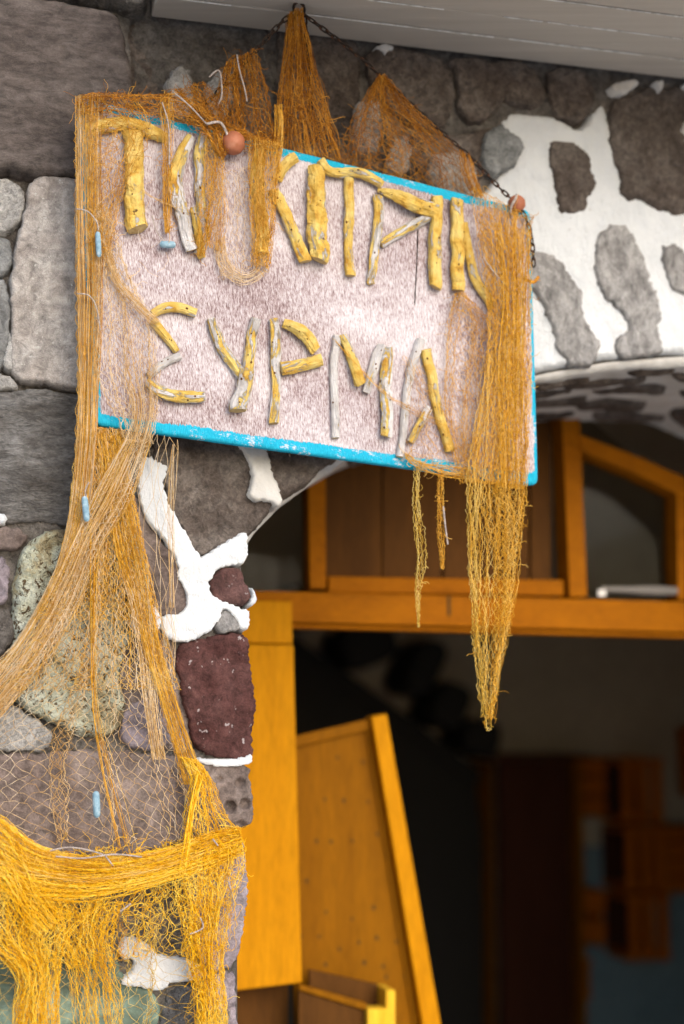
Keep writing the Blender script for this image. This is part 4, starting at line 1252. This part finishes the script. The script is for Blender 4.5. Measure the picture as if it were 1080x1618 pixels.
# ---- the big net at the left: over the sign's corner, down the pillar, opening into wide meshes
A = thing('fishing_net', 'orange net over the left corner of the sign, fanning out down the stone pillar', 'fishing net', W.hit(120, 1350, 0.07))
col = [('S', .016, 119, 152, 162, 150), ('S', .014, 118, 240, 158, 240), ('S', .012, 119, 380, 160, 380), ('S', .012, 121, 500, 160, 500), ('S', .012, 122, 620, 154, 620), ('S', .010, 120, 690, 152, 690), ('W', .115, 110, 800, 142, 800), ('W', .10, 88, 890, 128, 880), ('W', .08, 40, 985, 84, 985), ('W', .07, -20, 1075, 32, 1090), ('W', .07, -80, 1140, -40, 1180)]
net('netting', 'net_orange', A, [strands(col[:8], 32, 70, 0.10, 0.006, 0.0002, 1), sheet(col[:6], 6, 50, 0.10, 2, 0.003, 0.0008, 0.0008, 2)])
net('netting', 'net_beige', A, [strands(col, 50, 80, 0.10, 0.005, 0.0002, 3)])
band = [('S', .020, 238, 560, 262, 565), ('S', .020, 218, 640, 248, 648), ('S', .018, 196, 692, 236, 700), ('W', .125, 150, 775, 205, 792), ('W', .11, 115, 850, 158, 868), ('W', .09, 70, 945, 118, 968), ('W', .075, 18, 1025, 66, 1052), ('W', .07, -50, 1095, 0, 1130)]
band = [('S', .014, 168, 470, 262, 480)] + [('S', .016, 180, 570, 256, 560), ('S', .018, 206, 640, 248, 645)] + band[2:]
net('netting', 'net_beige', A, [strands(band[::-1], 60, 80, 0.14, 0.006, 0.0003, 5, (0.62, 0.95)), sheet(band[3:], 12, 80, 0.08, 2, 0.005, 0.0010, 0.0010, 6)], 0.00036)
net('netting', 'net_gold', A, [strands(band[3:], 30, 80, 0.14, 0.006, 0.0003, 7)], 0.00036)
fan = [('W', .125, 125, 672, 196, 680), ('W', .115, 116, 770, 206, 780), ('W', .10, 104, 862, 224, 866), ('W', .085, 60, 980, 248, 980), ('W', .078, 4, 1090, 276, 1090), ('W', .072, -60, 1180, 302, 1180), ('W', .072, -75, 1270, 330, 1262), ('W', .072, -75, 1330, 362, 1330)]
net('netting', 'net_gold', A, [sheet(fan[:5], 30, 60, 0.05, 3, 0.005, 0.0012, 0.0014, 8), sheet(fan[:4], 24, 50, 0.05, 3, 0.005, 0.0012, 0.0014, 108)])
net('netting', 'net_beige', A, [sheet(fan, 32, 64, 0.05, 2, 0.006, 0.0020, 0.0018, 9, trim=None), strands(fan[:5], 40, 60, 0.10, 0.005, 0.0008, 10)], 0.00042)
gold = [('W', .13, 150, 684, 192, 690), ('W', .12, 165, 780, 210, 785), ('W', .105, 180, 870, 226, 870), ('W', .09, 208, 950, 240, 950), ('W', .085, 228, 1030, 256, 1030), ('W', .08, 252, 1110, 280, 1110), ('W', .078, 276, 1190, 306, 1190), ('W', .078, 288, 1240, 330, 1240)]
net('netting', 'net_gold', A, [strands(gold, 44, 70, 0.12, 0.004, 0.0003, 12), sheet(gold, 7, 60, 0.10, 2, 0.004, 0.0008, 0.0010, 13)])
thin = [('W', .115, 140, 820, 156, 820), ('W', .09, 142, 1000, 152, 1000), ('W', .08, 146, 1120, 156, 1120), ('W', .075, 160, 1220, 182, 1215), ('W', .075, 186, 1340, 214, 1335)]
net('netting', 'net_gold', A, [strands(thin, 12, 50, 0.15, 0.003, 0.0004, 14)])
mid2 = [('W', .10, 190, 900, 232, 900), ('W', .085, 215, 1000, 240, 1000), ('W', .08, 226, 1100, 248, 1100), ('W', .078, 240, 1200, 262, 1200)]
net('netting', 'net_beige', A, [strands(mid2, 30, 50, 0.15, 0.003, 0.0004, 15)])
# pale long mesh hanging from the sign's lower edge
lm = [('S', .012, 238, 680, 282, 692), ('W', .10, 215, 800, 276, 800), ('W', .07, 236, 900, 276, 900), ('W', .065, 250, 990, 276, 990), ('W', .062, 262, 1060, 276, 1070)]
net('netting', 'net_beige', A, [sheet(lm, 4, 12, 0.06, 1, 0.004, 0.003, 0.001, 17), strands([('S', .010, 272, 702, 276, 702), ('W', .10, 262, 780, 276, 780), ('W', .07, 266, 960, 276, 960)], 7, 30, 0.2, 0.002, 0.0002, 18)], 0.00034)
# over the face of the sign
face = [('S', .018, 150, 330, 168, 330), ('S', .016, 152, 420, 206, 440), ('S', .016, 154, 505, 240, 515), ('S', .018, 156, 590, 246, 590), ('S', .018, 186, 660, 246, 655), ('S', .018, 200, 700, 240, 700)]
net('netting', 'net_beige', A, [sheet(face, 22, 60, 0.06, 2, 0.002, 0.0016, 0.0014, 20), fuzz(face, 140, 0.03, 21)], 0.00032)
diag = [('S', .016, 158, 395, 170, 380), ('S', .016, 180, 450, 192, 440), ('S', .018, 214, 490, 226, 478), ('S', .022, 240, 515, 256, 506)]
net('netting', 'net_beige', A, [strands(diag, 26, 30, 0.2, 0.002, 0.0003, 22)], 0.00034)
top = [('S', .016, 120, 158, 124, 182), ('S', .020, 150, 146, 158, 176), ('S', .022, 205, 148, 206, 182), ('S', .020, 255, 150, 262, 188), ('S', .018, 300, 158, 318, 200), ('S', .018, 345, 188, 362, 232), ('S', .015, 400, 214, 410, 236), ('S', .012, 440, 224, 446, 244)]
net('netting', 'net_shaded', A, [sheet(top, 6, 80, 0.08, 2, 0.004, 0.0016, 0.0016, 24), fuzz(top, 150, 0.035, 25), strands(top, 18, 60, 0.3, 0.004, 0.0008, 26)])
tl = [('S', .018, 128, 152, 210, 152), ('S', .028, 128, 200, 236, 200), ('S', .030, 134, 250, 215, 260), ('S', .020, 138, 320, 190, 320), ('S', .016, 142, 400, 170, 400)]
net('netting', 'net_orange', A, [sheet(tl, 11, 32, 0.10, 3, 0.004, 0.0018, 0.0016, 28), fuzz(tl, 100, 0.04, 29), strands(tl, 16, 40, 0.25, 0.003, 0.0008, 30)], 0.00036)
tent = [('S', -.004, 262, 146, 318, 130), ('S', .010, 278, 160, 338, 160), ('S', .022, 300, 190, 356, 196), ('S', .026, 330, 222, 358, 238), ('S', .024, 342, 244, 352, 250)]
net('netting', 'net_shaded', A, [sheet(tent, 26, 34, 0.08, 3, 0.005, 0.0013, 0.0013, 32), fuzz(tent, 90, 0.03, 33)])
hang1 = [('S', .022, 252, 152, 276, 160), ('S', .024, 256, 230, 272, 230), ('S', .018, 256, 300, 272, 300), ('S', .014, 260, 368, 268, 368)]
net('netting', 'net_orange', A, [strands(hang1, 30, 40, 0.3, 0.003, 0.0006, 35), fuzz(hang1, 50, 0.025, 36)], 0.00036)
hang2 = [('S', .026, 322, 208, 350, 214), ('S', .026, 322, 260, 352, 270), ('S', .022, 314, 330, 344, 330), ('S', .016, 312, 404, 322, 404)]
net('netting', 'net_orange', A, [sheet(hang2, 12, 40, 0.08, 2, 0.003, 0.0012, 0.0012, 38), fuzz(hang2, 70, 0.03, 39), strands([('S', .02, 330, 250, 352, 250), ('S', .014, 328, 320, 364, 330), ('S', .012, 330, 390, 350, 400)], 24, 30, 0.3, 0.002, 0.0008, 41)], 0.00034)
wisp = [('S', .014, 344, 270, 395, 262), ('S', .012, 338, 340, 402, 330), ('S', .010, 335, 400, 404, 400), ('S', .010, 350, 440, 400, 440)]
net('netting', 'net_beige', A, [sheet(wisp, 10, 24, 0.08, 2, 0.002, 0.0018, 0.0014, 43), fuzz(wisp, 60, 0.03, 44)], 0.00025)
loop = [('S', .010, 342, 380, 356, 372), ('S', .010, 345, 424, 362, 410), ('S', .010, 380, 450, 384, 430), ('S', .010, 416, 436, 404, 420), ('S', .012, 430, 400, 410, 392)]
net('netting', 'net_beige', A, [strands(loop, 26, 40, 0.3, 0.002, 0.0004, 46)], 0.00027)
hang3 = [('S', .022, 398, 216, 440, 228), ('S', .028, 394, 260, 440, 262), ('S', .026, 396, 330, 434, 330), ('S', .022, 398, 380, 430, 380), ('S', .016, 398, 420, 426, 424)]
net('netting', 'net_orange', A, [sheet(hang3, 15, 46, 0.09, 2, 0.004, 0.0013, 0.0013, 48), strands(hang3, 40, 44, 0.25, 0.004, 0.0006, 49, (0.6, 1)), fuzz(hang3, 90, 0.03, 50)], 0.00036)
cross = [('S', .024, 150, 320, 152, 326), ('S', .026, 200, 290, 204, 296), ('S', .020, 260, 318, 262, 326), ('S', .012, 330, 340, 336, 350)]
net('netting', 'net_beige', A, [strands(cross, 5, 30, 0.9, 0.003, 0.001, 52), fuzz([('S', .012, 150, 300, 260, 300), ('S', .012, 150, 440, 250, 440)], 26, 0.05, 53, 10)], 0.00025)
cord('tie_cord', [('S', .030, 119, 330), ('S', .034, 138, 334), ('S', .034, 152, 350), ('S', .030, 155, 364)], A)
cord('tie_cord', [('S', .028, 122, 464), ('S', .034, 140, 467), ('S', .034, 152, 486), ('S', .026, 158, 522)], A)
cord('tie_cord', [('S', .020, 240, 340), ('S', .020, 247, 365), ('S', .016, 262, 385)], A)
cord('tie_cord', [('S', .032, 256, 162), ('S', .034, 266, 200), ('S', .032, 267, 260)], A, r=0.0012)
cord('tie_cord', [('S', .026, 272, 144), ('S', .032, 300, 168), ('S', .034, 326, 196)], A, r=0.0014)
cord('float_cord', [('S', .034, 326, 196), ('S', .034, 348, 194), ('S', .034, 360, 216)], A, r=0.0024)
cord('tie_cord', [('W', .135, 140, 762), ('W', .135, 134, 776), ('W', .13, 136, 784)], A, r=0.0012)
lead('S', .030, 154, 366, 156, 406, A, 8.5)
lead('S', .014, 252, 386, 277, 387, A, 11)
lead('W', .135, 133, 784, 137, 824, A, 10)
lead('W', .090, 151, 1250, 153, 1292, A, 11)
ball('S', .024, 368, 226, 19, A)

# ---- the cone hanging from the hook
Bn = thing('fishing_net', 'deep orange net gathered at the eave hook, spreading as a cone behind the sign', 'fishing net', S.hit(485, 245, -.02))
cone = [('S', .002, 456, 20, 476, 16), ('S', -.004, 450, 80, 490, 80), ('S', -.008, 442, 140, 508, 144), ('S', -.012, 434, 190, 526, 200), ('S', -.016, 428, 240, 546, 258)]
net('netting', 'net_shaded', Bn, [strands(cone, 120, 60, 0.16, 0.010, 0.0004, 60), sheet(cone, 16, 34, 0.07, 3, 0.006, 0.0009, 0.001, 61), fuzz(cone[2:], 90, 0.04, 62)])
tent2 = [('S', -.004, 356, 100, 398, 80), ('S', -.004, 346, 130, 412, 118), ('S', -.002, 342, 175, 424, 170), ('S', .006, 350, 215, 434, 224)]
net('netting', 'net_shaded', Bn, [sheet(tent2, 32, 26, 0.07, 3, 0.006, 0.0014, 0.0014, 63), fuzz(tent2, 160, 0.035, 64), strands(tent2, 40, 30, 0.2, 0.006, 0.0008, 65)])
drop2 = [('S', .012, 432, 165, 444, 165), ('S', .016, 432, 210, 446, 214), ('S', .02, 424, 262, 440, 262)]
net('netting', 'net_orange', Bn, [strands(drop2, 24, 20, 0.2, 0.003, 0.0004, 66)])
cord('tie_cord', [('S', .006, 374, 86), ('S', .010, 378, 110), ('S', .010, 386, 140), ('S', .008, 390, 160)], Bn, r=0.0014)
cord('tie_cord', [('S', .006, 330, 122), ('S', .008, 346, 112), ('S', .006, 350, 150), ('S', .004, 342, 168)], Bn, r=0.0016)

# ---- the net over the long chain
Cn = thing('fishing_net', 'thin deep orange net hung over the long chain in loose folds above the sign', 'fishing net', S.hit(640, 290, -.02))
tentc = [('S', .002, 598, 120, 608, 122), ('S', -.002, 574, 160, 648, 168), ('S', -.008, 554, 204, 706, 222), ('S', -.014, 540, 244, 742, 262), ('S', -.018, 530, 262, 758, 316)]
net('netting', 'net_shaded', Cn, [sheet(tentc, 38, 26, 0.10, 4, 0.008, 0.0011, 0.0011, 70, 1.0), strands(tentc, 44, 40, 0.10, 0.006, 0.0005, 71), fuzz(tentc[1:], 120, 0.04, 72)], 0.00036)
endc = [('S', .004, 722, 236, 744, 246), ('S', .004, 728, 270, 752, 280), ('S', .004, 740, 300, 764, 312)]
net('netting', 'net_shaded', Cn, [strands(endc, 34, 20, 0.2, 0.004, 0.0005, 73)])

# ---- the thick bundle on the right end of the sign
Dn = thing('fishing_net', 'thick golden net bundle hung over the right end of the sign, dangling below it', 'fishing net', S.hit(770, 1135, .03))
main = [('S', .012, 748, 296, 838, 344), ('S', .028, 750, 345, 833, 365), ('S', .030, 764, 440, 834, 450), ('S', .030, 772, 530, 833, 540), ('S', .030, 764, 610, 832, 620), ('S', .030, 748, 690, 828, 700), ('S', .026, 738, 762, 824, 770)]
net('netting', 'net_orange', Dn, [sheet(main, 19, 56, 0.07, 3, 0.006, 0.0010, 0.0012, 80), strands(main, 48, 80, 0.5, 0.008, 0.0004, 81, (1, 1), (2.2, 1.4)), fuzz(main, 180, 0.035, 82)])
net('netting', 'net_gold', Dn, [sheet(main[1:], 15, 60, 0.09, 2, 0.008, 0.0012, 0.0012, 83), strands([('S', .034, 776, 350, 838, 365), ('S', .038, 790, 480, 832, 480), ('S', .038, 784, 600, 828, 600), ('S', .036, 790, 770, 826, 774)], 60, 60, 0.2, 0.004, 0.0004, 84)])
side = [('S', .018, 720, 462, 732, 462), ('S', .014, 706, 500, 776, 520), ('S', .014, 700, 580, 772, 600), ('S', .014, 702, 660, 760, 670), ('S', .018, 728, 762, 750, 764)]
net('netting', 'net_orange', Dn, [sheet(side, 20, 50, 0.06, 2, 0.003, 0.0015, 0.0013, 86), fuzz(side, 120, 0.04, 87)], 0.00029)
low = [('S', .014, 640, 560, 680, 600), ('S', .016, 650, 660, 720, 680), ('S', .016, 650, 726, 742, 744)]
net('netting', 'net_orange', Dn, [sheet(low, 6, 16, 0.1, 2, 0.003, 0.003, 0.0016, 88), fuzz(low, 46, 0.04, 89)], 0.00025)
hz = [('S', .014, 640, 716, 640, 724), ('S', .016, 665, 730, 664, 742), ('S', .018, 700, 736, 700, 752), ('S', .018, 742, 742, 742, 756)]
net('netting', 'net_orange', Dn, [strands(hz, 22, 30, 0.5, 0.003, 0.0006, 90), fuzz(hz, 40, 0.03, 91)])
mm = [('S', .012, 526, 532, 530, 540), ('S', .018, 575, 586, 580, 596), ('S', .018, 625, 630, 630, 640), ('S', .016, 700, 660, 704, 680)]
net('netting', 'net_orange', Dn, [strands(mm, 6, 40, 1.0, 0.003, 0.0006, 92)], 0.00031)
dl = [('S', .020, 737, 756, 762, 760), ('S', .018, 738, 840, 756, 840), ('S', .018, 742, 930, 758, 930), ('S', .018, 747, 1020, 762, 1020), ('S', .018, 754, 1080, 768, 1080), ('S', .018, 760, 1130, 778, 1128)]
dr = [('S', .024, 778, 764, 828, 770), ('S', .022, 788, 830, 824, 830), ('S', .020, 786, 900, 816, 900), ('S', .018, 784, 985, 808, 985), ('S', .018, 780, 1050, 790, 1050), ('S', .018, 772, 1110, 782, 1110), ('S', .018, 764, 1134, 776, 1136)]
dm = [('S', .018, 744, 756, 812, 766), ('S', .014, 744, 850, 806, 850), ('S', .014, 748, 940, 800, 940), ('S', .014, 752, 1010, 792, 1010), ('S', .016, 758, 1075, 784, 1075), ('S', .018, 764, 1130, 776, 1130)]
net('netting', 'net_straw', Dn, [sheet(dl, 7, 52, 0.10, 1, 0.004, 0.0014, 0.0018, 94), sheet(dm, 6, 34, 0.05, 1, 0.004, 0.0016, 0.0012, 95), strands([('S', .018, 764, 1128, 776, 1130), ('S', .018, 768, 1156, 780, 1150)], 8, 10, 0.5, 0.003, 0.001, 96)], 0.00042)
net('netting', 'net_gold', Dn, [sheet(dr, 10, 62, 0.10, 2, 0.007, 0.0014, 0.0019, 97), sheet([('S', .022, 752, 758, 800, 764), ('S', .020, 770, 830, 812, 830), ('S', .018, 790, 900, 808, 900)], 8, 20, 0.08, 2, 0.004, 0.0012, 0.0014, 98), fuzz(dr[:4], 40, 0.02, 99)], 0.00042)
tail = [('S', .034, 768, 560, 834, 560), ('S', .034, 752, 680, 830, 690), ('S', .030, 742, 770, 826, 780), ('S', .026, 744, 840, 820, 840), ('S', .022, 744, 920, 814, 920), ('S', .020, 748, 1000, 802, 1000), ('S', .018, 754, 1070, 786, 1070), ('S', .018, 764, 1140, 778, 1140)]
net('netting', 'net_gold', Dn, [strands(tail, 44, 90, 0.35, 0.006, 0.0012, 160, (0.45, 1), (0.8, 0.7)), fuzz(tail, 70, 0.03, 161)])
cord('tie_cord', [('S', .030, 762, 406), ('S', .036, 780, 430), ('S', .034, 804, 458), ('S', .030, 812, 470)], Dn, r=0.0012)
cord('float_cord', [('S', .018, 808, 344), ('S', .030, 806, 330), ('S', .036, 814, 314), ('S', .03, 816, 308)], Dn, r=0.0026)
cord('loose_cord', [('S', .020, 828, 440), ('S', .026, 842, 446), ('S', .016, 850, 438)], Dn, 'net_orange', r=0.003)
ball('S', .006, 816, 322, 15, Dn)

# ---- two loose cords of twine under the sign
for lab, rows, mt, sd, n_ in [
        ('thin straw coloured twine hanging below the sign, the longer of two', [('S', .012, 656, 738, 662, 738), ('S', .012, 653, 790, 662, 790), ('S', .012, 655, 830, 668, 830), ('S', .012, 660, 885, 672, 885), ('S', .012, 656, 930, 664, 925), ('S', .012, 660, 990, 661, 992)], 'net_straw', 110, 10),
        ('orange twine hanging below the sign with a white cord end, the shorter of two', [('S', .014, 692, 740, 700, 740), ('S', .014, 691, 790, 700, 790), ('S', .014, 692, 850, 701, 850), ('S', .014, 697, 898, 701, 900)], 'net_orange', 120, 12)]:
    t_o = thing('hanging_twine', lab, 'twine', PL['S'].hit(rows[-1][2], rows[-1][3], .012), 'loose twine ends below the sign')
    net('twine', mt, t_o, [strands(rows, n_, 90, 1.1, 0.003, 0.0011, sd), fuzz(rows[:-1], 16, 0.02, sd + 1)], 0.00044)
    if sd == 120:
        cord('cord_end', [('S', .016, 700, 800), ('S', .018, 703, 830), ('S', .016, 707, 860)], t_o, r=0.0016)

# ---- the yellow swag at the bottom left
Gn = thing('fishing_net', 'bright yellow net slung in a thick swag across the lower wall with hanging fringe', 'fishing net', W.hit(160, 1690, 0.07))
swag = [('W', .085, -80, 1268, -80, 1400), ('W', .095, 0, 1294, 0, 1410), ('W', .10, 60, 1338, 60, 1420), ('W', .10, 150, 1358, 150, 1420), ('W', .10, 250, 1346, 250, 1396), ('W', .095, 330, 1318, 330, 1370), ('W', .085, 378, 1308, 382, 1348)]
net('netting', 'net_yellow', Gn, [strands(swag, 200, 70, 0.18, 0.008, 0.0006, 130), sheet(swag, 14, 90, 0.10, 2, 0.008, 0.0016, 0.0016, 131)], 0.00042)
net('netting', 'net_gold', Gn, [strands([(a_, o_ + .006, x0, y0 - 2, x1, (y0 * .4 + y1 * .6)) for a_, o_, x0, y0, x1, y1 in swag[1:]], 60, 70, 0.2, 0.004, 0.0005, 132)], 0.00038)
dia = [('W', .10, -80, 1300, -80, 1360), ('W', .105, 0, 1300, -10, 1400), ('W', .105, 60, 1400, 30, 1450), ('W', .10, 100, 1450, 60, 1480)]
net('netting', 'net_yellow', Gn, [strands(dia, 80, 40, 0.25, 0.008, 0.0008, 134)], 0.00042)
body = [('W', .09, -80, 1360, 378, 1322), ('W', .092, -80, 1420, 378, 1370), ('W', .09, -80, 1480, 368, 1430), ('W', .085, -80, 1540, 352, 1500), ('W', .08, -80, 1600, 350, 1580), ('W', .078, -80, 1720, 356, 1720)]
net('netting', 'net_yellow', Gn, [sheet(body[:4], 70, 22, 0.030, 5, 0.010, 0.0030, 0.0028, 136), fuzz(body[:3], 260, 0.05, 137, 10, 0.012)], 0.00042)
net('netting', 'net_straw', Gn, [sheet(body[2:], 40, 26, 0.035, 5, 0.006, 0.0026, 0.0024, 138)], 0.00038)
leftb = [('W', .10, -60, 1400, 130, 1440), ('W', .10, -30, 1480, 100, 1480), ('W', .095, 26, 1540, 92, 1530), ('W', .09, 24, 1600, 90, 1610), ('W', .085, 20, 1720, 100, 1720)]
net('netting', 'net_yellow', Gn, [strands(leftb, 120, 50, 0.35, 0.008, 0.0009, 140), sheet(leftb, 18, 40, 0.08, 2, 0.006, 0.0018, 0.0018, 141)], 0.00042)
midb = [('W', .10, 80, 1420, 190, 1425), ('W', .095, 96, 1480, 176, 1480), ('W', .09, 110, 1530, 180, 1530), ('W', .085, 120, 1610, 190, 1610), ('W', .08, 120, 1720, 190, 1720)]
net('netting', 'net_yellow', Gn, [strands(midb, 60, 50, 0.4, 0.007, 0.0010, 143, (0.5, 1)), sheet(midb[:3], 14, 20, 0.08, 2, 0.006, 0.0020, 0.0020, 144)], 0.00042)
rightb = [('W', .10, 284, 1350, 382, 1326), ('W', .10, 280, 1400, 378, 1380), ('W', .095, 290, 1450, 358, 1440), ('W', .09, 298, 1520, 350, 1520), ('W', .085, 308, 1590, 354, 1590), ('W', .08, 310, 1720, 356, 1720)]
net('netting', 'net_yellow', Gn, [strands(rightb, 70, 60, 0.35, 0.007, 0.0010, 146), sheet(rightb, 16, 60, 0.08, 2, 0.007, 0.0022, 0.0022, 147), fuzz(rightb, 160, 0.04, 148)], 0.00042)
tie = [('W', .085, 286, 1196, 308, 1200), ('W', .09, 300, 1228, 332, 1226), ('W', .095, 296, 1280, 350, 1276), ('W', .098, 290, 1330, 376, 1322)]
net('netting', 'net_yellow', Gn, [strands(tie, 46, 40, 0.25, 0.006, 0.0006, 150), sheet(tie, 9, 22, 0.12, 2, 0.006, 0.0018, 0.0016, 151)], 0.00042)
strap = [('W', .11, 310, 1222, 320, 1226), ('W', .11, 298, 1280, 306, 1282), ('W', .11, 288, 1340, 298, 1342), ('W', .105, 280, 1380, 292, 1382)]
net('netting', 'net_yellow', Gn, [strands(strap, 26, 30, 0.2, 0.002, 0.0003, 153)], 0.00047)
for rows in ([('W', .112, 79, 1344), ('W', .114, 108, 1339), ('W', .114, 138, 1343), ('W', .114, 162, 1350)], [('W', .112, 88, 1353), ('W', .114, 130, 1356), ('W', .116, 180, 1350), ('W', .114, 224, 1354)], [('W', .114, 164, 1350), ('W', .114, 172, 1360), ('W', .112, 178, 1368)],
             [('W', .11, 336, 1326), ('W', .112, 344, 1336)], [('W', .11, 360, 1392), ('W', .112, 366, 1410), ('W', .112, 369, 1432)], [('W', .108, 190, 1440), ('W', .11, 206, 1428)], [('W', .105, 300, 1476), ('W', .105, 320, 1466), ('W', .105, 316, 1450)]):
    cord('white_cord', rows, Gn, r=0.0013)
loosy = [('W', .11, 352, 1380, 372, 1380), ('W', .11, 350, 1440, 374, 1450), ('W', .105, 346, 1500, 368, 1510)]
net('netting', 'net_gold', Gn, [strands(loosy, 8, 40, 0.7, 0.004, 0.001, 155, (0.5, 1))], 0.00042)
